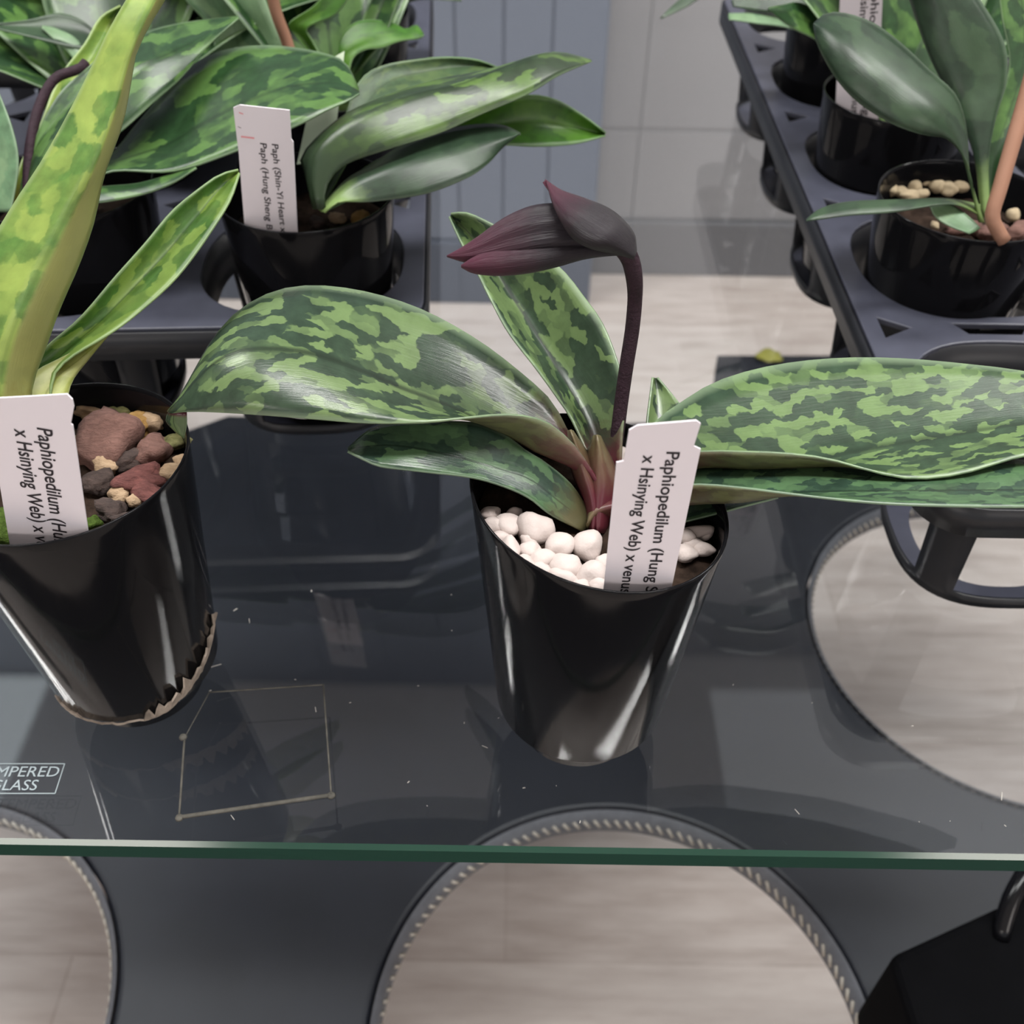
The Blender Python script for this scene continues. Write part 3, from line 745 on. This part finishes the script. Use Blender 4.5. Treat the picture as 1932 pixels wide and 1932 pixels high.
# torn pale edge round the foot of the pot
TORN = plain('torn_pale_plastic', srgb(150, 138, 126), 0.7, 0.3, var=0.4, vscale=150)
V, Fc = [], []
rr = random.Random(4); n = 60
for k in range(n + 1):
    a = math.radians(-142 + 150 * k / n)
    t = k / n
    rise = max(0, (t - 0.55) / 0.45) ** 1.4
    amp = (0.0035 if t < 0.2 else 0.0004 if t < 0.5 else 0.0085) * (0.25 + 1.1 * abs(noise.noise(Vector((t * 15, 3, 1)))) + 0.35 * rr.random())
    h0 = 0.0146 + 0.017 * rise + 0.0012 * rr.random(); h1 = h0 + amp
    wall = lambda h: 0.0319 + max(0, h - 0.0165) * 0.0885
    R0 = wall(h0) + 0.0002; R1 = wall(h1) + 0.0003 + 0.0016 * rr.random() * (t > 0.5)
    V += [(R0 * math.cos(a), R0 * math.sin(a), h0), (R1 * math.cos(a), R1 * math.sin(a), h1)]
    if k: Fc.append((2 * k - 2, 2 * k, 2 * k + 1, 2 * k - 1))
o = mesh('torn_edge', V, Fc, TORN, P2, local=True, smooth=False, label='torn pale edge near the foot of the pot')
s = o.modifiers.new('solid', 'SOLIDIFY'); s.thickness = 0.0008
chips = [('bark_chip', 172, 772, 28, 16, CH_TAN, 'pale tan splinter of bark by the back wall of the left pot'),
         ('stone_chip', 228, 772, 32, 16, CH_OLIVE, 'mossy green and white lump at the back of the left pot'),
         ('bark_chip', 205, 832, 52, 46, CH_BROWN, 'largest chip in the left pot, smooth mauve brown'),
         ('bark_chip', 258, 798, 22, 30, CH_AMBER, 'amber yellow chip in the left pot beside the largest brown one'),
         ('bark_chip', 284, 790, 20, 24, CH_TAN, 'light orange chip at the back right of the left pot'),
         ('bark_chip', 290, 846, 26, 28, CH_BROWN, 'pinkish brown chip right of the largest in the left pot'),
         ('stone_chip', 330, 828, 13, 20, CH_OLIVE, 'olive green chip against the right wall of the left pot'),
         ('stone_chip', 341, 866, 12, 11, CH_TAN, 'small round tan chip at the right rim of the left pot'),
         ('bark_chip', 326, 888, 22, 15, CH_TAN, 'cream wedge at the right rim of the left pot'),
         ('bark_chip', 199, 872, 21, 17, CH_TAN, 'beige flake lying in the middle of the left pot'),
         ('bark_chip', 240, 866, 26, 18, CH_DARK, 'dark brown chip in the centre of the left pot'),
         ('bark_chip', 262, 902, 44, 24, CH_RED, 'long reddish chip near the right of the left pot'),
         ('bark_chip', 278, 926, 30, 18, CH_RED, 'reddish chip near the front rim of the left pot'),
         ('stone_chip', 226, 926, 17, 18, CH_TAN, 'pale grey crumb near the front of the left pot'),
         ('stone_chip', 254, 940, 14, 10, CH_TAN, 'tiny tan crumb near the front rim of the left pot'),
         ('bark_chip', 206, 958, 24, 18, CH_DARK, 'dark grey-brown chip beside the tag of the left pot'),
         ('bark_chip', 184, 908, 22, 22, CH_DARK, 'dark olive-brown chip right of the tag edge in the left pot'),
         ('bark_chip', 232, 975, 22, 12, CH_DARK, 'dark chip tucked inside the front rim of the left pot'),
         ('stone_chip', 150, 840, 18, 24, CH_OLIVE, 'olive chip half behind the tag of the left pot'),
         ('moss_tuft', 172, 984, 13, 14, MOSS, 'green moss tuft at the lower right edge of the tag in the left pot'),
         ('moss_tuft', 6, 992, 22, 30, MOSS, 'green moss clump at the left front rim of the left pot')]
for i, (nm, x, y, w_, h_, mt, lb) in enumerate(chips):
    q = at_z(x, y, 0.107)
    d = (q - CAM).dot(ROT @ Vector((0, 0, -1)))
    o = stone(nm, q - Vector((0, 0, 0.001)), (w_ * d / F * 1.2, h_ * d / F * 1.3, min(w_, h_) * d / F * 0.95), mt, i + 40, (0.3 * math.sin(i), 0.3 * math.cos(i * 2.2), 0.9 * math.sin(i * 1.9)), 0.4, flat=True)
    tag(o, lb, nm.split('_')[0] + (' chip' if 'chip' in nm else ' tuft'))
plant_tag([(-16, 752), (60, 748), (126, 744), (136, 754), (139, 768), (133, 800), (137, 803), (166, 1005), (168, 1050), (24, 1060), (18, 1025), (-8, 870)],
          [(-10, 750, 0.278), (130, 745, 0.276), (22, 1028, 0.3145)],
          'white tag in the left front pot, cut by the photo edge', texts=[('Paphiopedilum (Hun', (70, 806), (104, 1026), 27), ('x Hsinying Web) x ve', (27, 808), (70, 1030), 27)])

# ================================================================== trays
T = 0.075; PT = 0.117
def supere(cx, cy, h, e, n=56):
    out = []
    for k in range(n):
        a = 2 * math.pi * k / n; c, s = math.cos(a), math.sin(a)
        r = h / (abs(c) ** e + abs(s) ** e) ** (1 / e)
        out.append((cx + r * c, cy + r * s))
    return out
def make_tray(loc, rz, cols, rows, label):
    """local origin: centre of the front row's first cell; cells run along +x and +y"""
    root = empty('carry_tray', loc, label, 'plant tray', 'black carry trays', rz)
    m = 0.0005
    x0, x1, y0, y1 = -PT / 2 - m, (cols - 0.5) * PT + m, -PT / 2 - m, (rows - 0.5) * PT + m
    rc = 0.02
    outl = []
    for cx, cy, a0 in ((x1 - rc, y0 + rc, -90), (x1 - rc, y1 - rc, 0), (x0 + rc, y1 - rc, 90), (x0 + rc, y0 + rc, 180)):
        for k in range(7):
            a = math.radians(a0 + 15 * k); outl.append((cx + rc * math.cos(a), cy + rc * math.sin(a)))
    loops = [outl]
    for i in range(cols):
        for j in range(rows): loops.append(supere(i * PT, j * PT, 0.0485, 2.6)[::-1])
    for i in range(cols):
        for j in range(rows + 1):
            if j in (0, rows): continue
            y = (j - 0.5) * PT
            loops.append([(i * PT - 0.017, y + 0.004), (i * PT + 0.017, y + 0.004), (i * PT + 0.012, y - 0.004), (i * PT - 0.012, y - 0.004)])
    for j in range(rows + 1):
        for i in range(cols + 1):
            cx, cy = (i - 0.5) * PT, (j - 0.5) * PT
            if j in (0, rows): continue
            if i > 0: loops.append([(cx - 0.021, cy), (cx - 0.008, cy + 0.008), (cx - 0.008, cy - 0.008)])
            if i < cols: loops.append([(cx + 0.021, cy), (cx + 0.008, cy - 0.008), (cx + 0.008, cy + 0.008)])
    V, Fc = curve_sheet(loops, 0.003, 0.0006, 1)
    mesh('tray_top', [(p.x, p.y, T + p.z) for p in V], Fc, TRAYM, root, local=True, smooth=False)
    # skirt round the rim
    k = len(outl); SV = [(x, y, z) for z in (T - 0.014, T) for x, y in outl]
    o = mesh('tray_skirt', SV, [(i, (i + 1) % k, (i + 1) % k + k, i + k) for i in range(k)], TRAYD, root, local=True)
    s = o.modifiers.new('solid', 'SOLIDIFY'); s.thickness = 0.002; s.offset = 1
    # one cell basket, then copies
    levels = [(T, 0.0485), (0.060, 0.0475), (0.053, 0.0467), (0.035, 0.0450), (0.018, 0.0435), (0.006, 0.0425), (0.0005, 0.042)]
    n = 64; V, Fc = [], []
    for z, h in levels: V += [(x, y, z) for x, y in supere(0, 0, h, 2.8, n)]
    for r in range(len(levels) - 1):
        for q in range(n):
            a = (q + 0.5) * 360 / n % 90
            opening = levels[r][0] <= 0.0531 and levels[r + 1][0] >= 0.0059
            if opening and not (31 < a < 59):
                continue
            A, B = r * n + q, r * n + (q + 1) % n
            Fc.append((A, A + n, B + n, B))
    base = len(V); lipn = 0
    V += [(x, y, 0.0005) for x, y in supere(0, 0, 0.031, 2.4, n)]
    for q in range(n):
        A, B = (len(levels) - 1) * n + q, (len(levels) - 1) * n + (q + 1) % n
        Fc.append((A, base + q, base + (q + 1) % n, B)); lipn += 1
    first = None
    for i in range(cols):
        for j in range(rows):
            if first is None:
                first = mesh('cell_basket', V, Fc, [TRAYD, TRAYM], root, local=True, fm=[0] * (len(Fc) - lipn) + [1] * lipn)  # upward-facing lip takes the paler colour with the light painted in
                s = first.modifiers.new('solid', 'SOLIDIFY'); s.thickness = 0.0016; s.offset = 0
            else: share('cell_basket', first, root, (i * PT, j * PT, 0))
    return root
RT0 = Vector((0.217, 0.338))
make_tray((RT0.x, RT0.y, ZT + 0.0005), 0.0, 2, 5, 'black carry tray on the right with one empty cell at its front')
RZ = math.radians(3.5)
LT0 = Vector((-0.104, 0.449))
cr, sr = math.cos(RZ), math.sin(RZ)
def lt(i, j, dx=0.0, dy=0.0):                # cell (i to the left, j back) of the left tray
    x, y = -i * PT + dx, j * PT + dy
    return (LT0.x + x * cr - y * sr, LT0.y + x * sr + y * cr, ZT)
o = lt(2, 0)
make_tray((o[0], o[1], ZT + 0.0005), RZ, 3, 4, 'black carry tray full of plants at the back left')

# ------------------------------------------------------------------ plants standing in the left tray
potA = None
def tray_plant(loc, label, soil_z=0.1, group='plants in the trays', seed=0):
    global potA
    root = empty('potted_plant', loc, label, 'potted plant', group)
    if potA is None: potA = pot_mesh(root)
    else: share('pot', potA, root)
    soil_mesh(root, soil_z, 0, 0, 0.037, 0.004, seed)
    return root
GG = [GREEN, GREEN_UNDER]
A = tray_plant(lt(0, 0, 0.007, -0.010), 'orchid with long dark green leaves reaching right from the corner of the left tray', seed=21)
pleaf(A, [GREEN_DIM, GREEN_UNDER], [(590, 395), (575, 330), (570, 290), (640, 222), (720, 182), (820, 150), (900, 135), (960, 122), (1020, 102), (1060, 98), (1115, 112)], [0.44, 0.45, 0.47, 0.48],
      [(600, 395), (590, 340), (600, 285), (650, 236), (722, 199), (795, 174), (867, 159), (940, 130), (1012, 104), (1049, 101), (1116, 114)], [0.435, 0.43, 0.44, 0.465],
      [(615, 395), (615, 355), (650, 312), (740, 279), (831, 250), (904, 217), (994, 178), (1049, 145), (1085, 128), (1117, 116)], [0.435, 0.43, 0.44, 0.465], keel=0.7)
pleaf(A, [BRIGHT, GREEN_UNDER], [(610, 390), (700, 310), (838, 250), (920, 205), (990, 180), (1049, 188), (1103, 221), (1142, 252)], [0.45, 0.48, 0.50], [(615, 392), (710, 330), (840, 262), (930, 238), (1010, 232), (1080, 240), (1142, 253)], [0.452, 0.485, 0.505], [(620, 394), (720, 345), (850, 275), (950, 272), (1012, 275), (1085, 270), (1142, 255)], [0.448, 0.475, 0.50])
pleaf(A, [DARK, GREEN_UNDER], [(600, 395), (650, 340), (700, 310), (760, 272), (830, 246), (900, 234), (950, 236), (982, 250)], [0.44, 0.445, 0.455], [(605, 398), (660, 352), (740, 318), (850, 287), (940, 266), (982, 251)], [0.436, 0.43, 0.45], [(612, 400), (640, 380), (700, 380), (800, 366), (880, 336), (920, 310), (948, 280), (982, 252)], [0.432, 0.43, 0.45], keel=0.7)
pleaf(A, [BRIGHT, GREEN_UNDER], [(600, 390), (640, 250), (690, 140), (800, 110), (890, 110), (950, 130)], [0.455, 0.52], [(605, 390), (660, 260), (720, 165), (810, 135), (890, 125), (952, 132)], [0.456, 0.525], [(610, 390), (680, 270), (750, 195), (820, 160), (900, 145), (954, 134)], [0.452, 0.515], flip=True)
A_TAG = plant_tag([(440, 203), (452, 198), (546, 208), (549, 262), (553, 268), (561, 440), (562, 452), (463, 446), (450, 285), (447, 262)],
          [(440, 200, 0.410), (546, 208, 0.408), (463, 434, 0.449)], 'white tag with faded red marks in the corner pot of the left tray',
          texts=[('Paph (Shin-Yi Heart x', (513, 271), (530, 438), 12), ('Paph (Hung Sheng Br', (491, 269), (504, 440), 12)],
          marks=[(451, 211, 459, 213, REDINK), (449, 238, 455, 239, INK), (455, 256, 480, 259, REDINK)])
plant_tag([(623, 112), (650, 96), (647, 130), (632, 260), (626, 300), (560, 310), (578, 228)], [(623, 112, 0.47), (650, 96, 0.47), (578, 228, 0.475)], 'pale green tag behind the mottled leaf tip in the left tray', GREEN_TAG)
for i, (x, y, w_, h_, mt, lb) in enumerate([(636, 412, 16, 9, CH_TAN, 'small tan chip in the corner pot of the left tray'), (680, 410, 20, 10, CH_AMBER, 'orange chip at the right rim of the corner pot in the left tray'), (600, 420, 14, 9, CH_DARK, 'dark chip beside the tag in the left tray corner pot')]):
    q = at_z(x, y, 0.104); d = (q - CAM).length
    tag(stone('bark_chip', q, (w_ * d / F, h_ * d / F * 1.3, h_ * d / F), mt, 80 + i, (0, 0, i), 0.4, flat=True), lb, 'bark chip')

B = tray_plant(lt(1, 0, 0.012, 0.0), 'mottled orchid in the left tray whose broad leaf reaches the white tag', seed=22)
pleaf(B, GG, [(60, 400), (120, 350), (200, 300), (260, 230), (330, 150), (385, 108), (440, 90), (505, 85), (560, 90), (616, 101), (652, 118), (677, 165)], [0.45, 0.47, 0.475, 0.455],
      [(70, 405), (120, 355), (203, 310), (308, 276), (380, 236), (452, 197), (543, 164), (616, 157), (650, 162), (678, 172)], [0.448, 0.455, 0.45, 0.45],
      [(80, 410), (130, 360), (210, 322), (326, 322), (446, 284), (560, 236), (616, 207), (655, 190), (678, 176)], [0.444, 0.44, 0.43, 0.445], keel=0.6)
pleaf(B, GG, [(40, 400), (60, 290), (110, 215), (180, 150), (240, 95), (272, 62), (330, 45), (400, 35), (448, 30)], [0.45, 0.46, 0.48],
      [(50, 400), (75, 300), (150, 205), (250, 131), (310, 105), (362, 80), (410, 52), (449, 31)], [0.445, 0.445, 0.47],
      [(60, 400), (90, 345), (150, 305), (232, 244), (290, 192), (344, 145), (399, 80), (449, 33)], [0.442, 0.44, 0.465], keel=0.7)
pleaf(B, [LIME, GREEN_UNDER], [(20, 400), (40, 310), (75, 240), (110, 150), (160, 85), (190, 35), (228, 12)], [0.455, 0.49], [(30, 400), (60, 315), (105, 230), (150, 150), (185, 90), (205, 50), (229, 13)], [0.458, 0.50], [(40, 400), (80, 320), (130, 230), (180, 150), (205, 100), (220, 60), (230, 14)], [0.452, 0.49])
pleaf(B, GG, [(30, 405), (45, 320), (75, 240), (110, 178), (150, 140), (185, 112)], [0.448, 0.46], [(45, 405), (62, 330), (100, 255), (140, 195), (180, 140), (205, 108)], [0.446, 0.462], [(60, 405), (85, 335), (130, 270), (170, 205), (200, 150), (212, 106)], [0.442, 0.455])
pleaf(B, [PALE, GREEN_UNDER], [(-30, 400), (-60, 300), (-50, 220), (-15, 150)], [0.45, 0.44], [(-10, 400), (-15, 310), (-15, 230), (-13, 152)], [0.448, 0.44], [(20, 400), (34, 310), (22, 240), (-11, 154)], [0.446, 0.44])
pleaf(B, GG, [(90, 400), (150, 365), (190, 352), (260, 345), (320, 328), (368, 313)], [0.446, 0.44], [(95, 404), (150, 375), (195, 365), (260, 355), (320, 337), (369, 314)], [0.442, 0.436], [(100, 408), (150, 385), (200, 380), (270, 366), (325, 345), (370, 316)], [0.44, 0.434])
V, Fc = tube(dline([(50, 400), (54, 300), (62, 245), (76, 195), (100, 152), (125, 138), (150, 130), (162, 118)], [0.45, 0.455, 0.46]), 0.0022, 10, 24)
mesh('flower_stem', V, Fc, MAROON_STEM, B, label='dark maroon stem')

A2 = tray_plant(lt(0, 1, 0.01, 0.0), 'bright green plant second from the front along the right edge of the left tray', seed=23)
b0 = Vector(lt(0, 1, 0.01, 0)) + Vector((0, 0, 0.1))
BB = [BRIGHT, GREEN_UNDER]
pleaf(A2, BB, [(640, 150), (640, 80), (665, 45), (700, 37), (740, 42), (765, 54), (785, 46), (798, 60)], [0.55, 0.545], [(645, 150), (650, 95), (680, 68), (715, 62), (745, 60), (768, 62), (786, 58), (799, 63)], [0.548, 0.54], [(655, 150), (665, 110), (690, 93), (720, 90), (745, 80), (765, 75), (790, 72), (799, 66)], [0.544, 0.538])
pleaf(A2, BB, [(620, 150), (560, 70), (545, 45), (590, 12), (630, -30)], [0.55, 0.53], [(625, 150), (575, 75), (560, 48), (610, 18), (650, -30)], [0.552, 0.53], [(630, 150), (590, 80), (580, 52), (635, 25), (675, -30)], [0.548, 0.53])
pleaf(A2, [GREEN, GREEN_UNDER], [(640, 150), (670, 80), (690, 20), (715, -30)], [0.56, 0.54], [(650, 150), (690, 85), (715, 25), (735, -30)], [0.562, 0.54], [(660, 150), (715, 85), (745, 20), (758, -30)], [0.555, 0.535])
for az, el, ln, wd in ((200, 30, .13, .04), (160, 55, .15, .045), (100, 55, .13, .04), (60, 50, .12, .035)):
    gleaf(A2, GG, b0, az, el, ln, wd, 0.8)
B2 = tray_plant(lt(1, 1, 0.01, 0.0), 'plant with a grey-green mottled upright leaf in the second row of the left tray', seed=24)
b0 = Vector(lt(1, 1, 0.01, 0)) + Vector((0, 0, 0.1))
pleaf(B2, [PALE, PALE], [(330, 170), (400, 100), (390, 45), (350, 0), (320, -60)], [0.555, 0.52], [(340, 170), (440, 110), (440, 45), (420, 0), (400, -60)], [0.555, 0.525], [(350, 170), (500, 130), (535, 95), (510, 30), (480, -60)], [0.55, 0.52])
V, Fc = tube(dline([(560, 140), (540, 75), (520, 20), (510, -40)], [0.53, 0.5]), 0.003, 10, 16)
mesh('flower_stem', V, Fc, TAN_STEM, B2, label='tan stem')
pleaf(B2, [DARK, GREEN_UNDER], [(230, 160), (180, 60), (120, 25), (60, 36), (-5, 46)], [0.55, 0.53], [(232, 162), (180, 75), (125, 55), (60, 52), (-6, 49)], [0.55, 0.53], [(235, 165), (185, 100), (130, 88), (70, 72), (-6, 53)], [0.545, 0.525])
pleaf(B2, [PALE, PALE], [(180, 150), (150, 80), (110, 55), (80, 48)], [0.54, 0.535], [(178, 155), (140, 88), (108, 65), (80, 49)], [0.538, 0.534], [(175, 160), (128, 98), (100, 72), (80, 51)], [0.538, 0.532])
for az, el, ln, wd in ((20, 35, .14, .045), (60, 50, .14, .045), (110, 50, .14, .045), (150, 40, .13, .045), (190, 35, .12, .04), (330, 30, .1, .04)):
    gleaf(B2, GG, b0, az, el, ln, wd, 0.8)
for (i, j, lb) in ((0, 2, 'green plant third from the front along the right edge of the left tray'), (1, 2, 'leafy green plant in the third row of the left tray, behind the grey-green leaf')):
    R_ = tray_plant(lt(i, j, 0.008, 0.0), lb, seed=30 + i)
    b0 = Vector(lt(i, j, 0.008, 0)) + Vector((0, 0, 0.1))
    for k in range(7):
        gleaf(R_, GG if k % 2 else [DARK, GREEN_UNDER], b0, 51 * k + 20 * i + 15, 35 + 8 * (k % 3), 0.11 + 0.01 * (k % 3), 0.036, 0.7)

# ------------------------------------------------------------------ plants standing in the right tray
def rt(i, j, dx=0.0, dy=0.0): return (RT0.x + i * PT + dx, RT0.y + j * PT + dy, ZT)
DD = [DARK, GREEN_UNDER]
S1 = tray_plant(rt(0, 1, -0.010, -0.014), 'plant with plain dark green leaves behind the empty cell of the right tray', soil_z=0.102, seed=41)
pleaf(S1, DD, [(1858, 420), (1844, 377), (1830, 326), (1826, 261), (1819, 217), (1801, 174), (1757, 134), (1703, 83), (1649, 43), (1594, 24), (1558, 25), (1536, 42)], [0.455, 0.44, 0.435, 0.435, 0.44],
      [(1852, 420), (1838, 370), (1826, 320), (1812, 275), (1788, 235), (1750, 200), (1700, 163), (1650, 125), (1600, 85), (1560, 55), (1535, 44)], [0.452, 0.432, 0.42, 0.42, 0.435],
      [(1846, 420), (1833, 362), (1823, 308), (1804, 279), (1783, 261), (1739, 254), (1685, 235), (1631, 203), (1594, 170), (1565, 130), (1540, 80), (1534, 46)], [0.452, 0.432, 0.422, 0.425, 0.437], keel=0.3)
pleaf(S1, DD, [(1850, 410), (1838, 300), (1815, 235), (1790, 180), (1750, 100), (1715, 0), (1690, -80)], [0.46, 0.46, 0.45], [(1858, 410), (1850, 300), (1840, 230), (1825, 160), (1800, 80), (1770, 0), (1740, -80)], [0.458, 0.455, 0.44], [(1868, 410), (1866, 300), (1880, 220), (1900, 150), (1895, 80), (1850, 0), (1790, -80)], [0.458, 0.455, 0.445], keel=0.3)
pleaf(S1, GG, [(1862, 410), (1862, 300), (1880, 210), (1905, 120), (1890, 30), (1880, -60)], [0.468, 0.46], [(1868, 410), (1875, 300), (1905, 210), (1930, 120), (1930, 30), (1920, -60)], [0.468, 0.46], [(1872, 410), (1885, 310), (1930, 200), (1965, 120), (1970, 30), (1960, -60)], [0.466, 0.46])
pleaf(S1, DD, [(1850, 385), (1785, 374), (1690, 376), (1600, 380), (1548, 393), (1521, 413)], [0.455, 0.435, 0.43], [(1850, 395), (1785, 380), (1690, 387), (1600, 394), (1548, 404), (1521, 415)], [0.452, 0.43, 0.426], [(1850, 405), (1795, 383), (1690, 399), (1600, 406), (1548, 414), (1522, 418)], [0.45, 0.428, 0.426], label='pale green leaf lying low')
pleaf(S1, [PALE, PALE], [(1850, 430), (1830, 410), (1795, 385), (1760, 380)], [0.445, 0.45], [(1840, 436), (1810, 420), (1780, 400), (1758, 385)], [0.443, 0.448], [(1830, 440), (1790, 425), (1765, 408), (1756, 388)], [0.442, 0.447], nu=12, name='leaf_sheath')
V, Fc = tube(dline([(1895, 455), (1880, 430), (1872, 405), (1885, 360), (1905, 290), (1930, 205), (1960, 100), (1990, 0)], [0.44, 0.435, 0.43, 0.42]), lambda u: 0.0030 + 0.0006 * u, 12, 30)
mesh('flower_stem', V, Fc, TAN_STEM, S1, label='tan bare stem')
st = [(1680, 358, 17, 12), (1700, 362, 14, 10), (1722, 350, 18, 12), (1716, 368, 22, 10), (1745, 342, 18, 12), (1776, 326, 20, 11), (1808, 330, 16, 12), (1768, 352, 16, 12), (1790, 356, 18, 12), (1812, 352, 16, 10), (1740, 366, 16, 9), (1764, 424, 12, 6), (1912, 405, 14, 12)]
for i, (x, y, w_, h_) in enumerate(st):
    q = at_z(x, y, 0.106); d = (q - CAM).dot(ROT @ Vector((0, 0, -1)))
    tag(stone('pebble', q, (w_ * d / F, h_ * d / F * 1.3, h_ * d / F), TANSTONE, 100 + i, (0, 0, i), 0.3), 'small tan stone on the soil of the right tray plant beside the tan stem', 'pebble', 'tan stones in the right tray pot')
for i, (x, y, w_, h_) in enumerate([(1822, 432, 34, 12), (1872, 438, 30, 12), (1920, 436, 30, 12)]):
    q = at_z(x, y, 0.104); d = (q - CAM).length
    tag(stone('bark_chip', q, (w_ * d / F, h_ * d / F * 1.3, h_ * d / F), CH_BROWN, 130 + i, (0, 0, 0.4 * i), 0.4, flat=True), ['brown chip left of the tan stem in the right tray', 'brown chip at the foot of the tan stem', 'brown chip right of the tan stem at the photo edge'][i], 'bark chip')
S2 = tray_plant(rt(0, 2, -0.010, -0.010), 'plant with the white tag in the third cell from the front of the right tray', seed=42)
b0 = Vector(rt(0, 2, -0.010, -0.010)) + Vector((0, 0, 0.1))
pleaf(S2, [GREEN, GREEN_UNDER], [(1660, 170), (1600, 80), (1560, 30), (1510, 5), (1480, 8), (1449, 14)], [0.56, 0.53], [(1655, 172), (1590, 95), (1545, 55), (1500, 30), (1475, 20), (1449, 16)], [0.558, 0.525], [(1650, 175), (1580, 110), (1540, 75), (1500, 55), (1470, 35), (1450, 18)], [0.556, 0.525])
for az, el, ln, wd in ((60, 55, .13, .04), (110, 60, .13, .04), (20, 50, .12, .04), (330, 50, .1, .035), (150, 50, .12, .035)):
    gleaf(S2, GG, b0, az, el, ln, wd, 0.7)
plant_tag([(1588, -70), (1668, -62), (1663, 45), (1657, 226), (1655, 260), (1573, 235), (1577, 193), (1583, 40)], [(1588, -70, 0.50), (1668, -62, 0.498), (1577, 195, 0.552)], 'white tag half hidden by the big dark leaf in the right tray',
          texts=[('x Hsinying Web) x venus', (1628, -40), (1606, 214), 13), ('Paphiopedilum (Hung', (1647, -40), (1627, 218), 13)])
S3 = tray_plant(rt(0, 3, -0.006, 0.0), 'plant in the fourth cell from the front of the right tray', seed=43)
b0 = Vector(rt(0, 3, -0.006, 0)) + Vector((0, 0, 0.1))
pleaf(S3, [PALE, PALE], [(1540, 60), (1480, 35), (1430, 25), (1375, 25)], [0.62, 0.6], [(1538, 62), (1480, 42), (1430, 34), (1375, 30)], [0.618, 0.598], [(1536, 66), (1480, 50), (1430, 44), (1376, 36)], [0.616, 0.596])
pleaf(S3, DD, [(1560, 40), (1500, -10), (1440, -20), (1380, 0)], [0.62, 0.6], [(1558, 46), (1500, 10), (1440, 0), (1382, 6)], [0.618, 0.6], [(1556, 50), (1500, 28), (1440, 22), (1384, 12)], [0.616, 0.6])
for az, el, ln, wd in ((20, 50, .13, .04), (70, 60, .14, .04), (130, 50, .13, .04)):
    gleaf(S3, GG, b0, az, el, ln, wd, 0.7)
pleaf(S3, DD, [(1480, -40), (1380, -60), (1320, -30), (1275, 5), (1246, 33)], [0.63, 0.62], [(1480, -35), (1380, -45), (1325, -20), (1285, 8), (1247, 34)], [0.628, 0.62], [(1480, -30), (1385, -30), (1330, -8), (1292, 14), (1248, 35)], [0.626, 0.62])
# yellow leaf fragment on the shelf
q = at_z(1452, 676, HS)
o = stone('leaf_fragment', q + Vector((0, 0, 0.003)), (0.013, 0.011, 0.0025), plain('yellow_leaf', srgb(150, 146, 66), 0.6, 0.3), 200, (0, 0, 0.5), 0.5)
tag(o, 'small yellow leaf fragment on the dark shelf edge', 'leaf')

# specks of dust on the glass
rs = random.Random(11); parts = []
for k in range(45):
    p = at_z(rs.uniform(380, 1900), rs.uniform(1080, 1560), 0.0002); r = rs.choice((0.0002, 0.0002, 0.0003, 0.0005)); a = rs.uniform(0, 3.1); l = r * rs.choice((1, 1, 2, 6))
    d = Vector((math.cos(a) * l, math.sin(a) * l, 0)); parts.append(tube([p - d, p + d], min(r, 0.0003) * 0.7, 5, 2))
V, Fc = join(parts); o = mesh('dust_specks', V, Fc, plain('pale_dust', srgb(190, 186, 180), 0.9, 0.1)); tag(o, 'tiny pale specks of dust scattered on the glass', 'dust', kind='stuff')
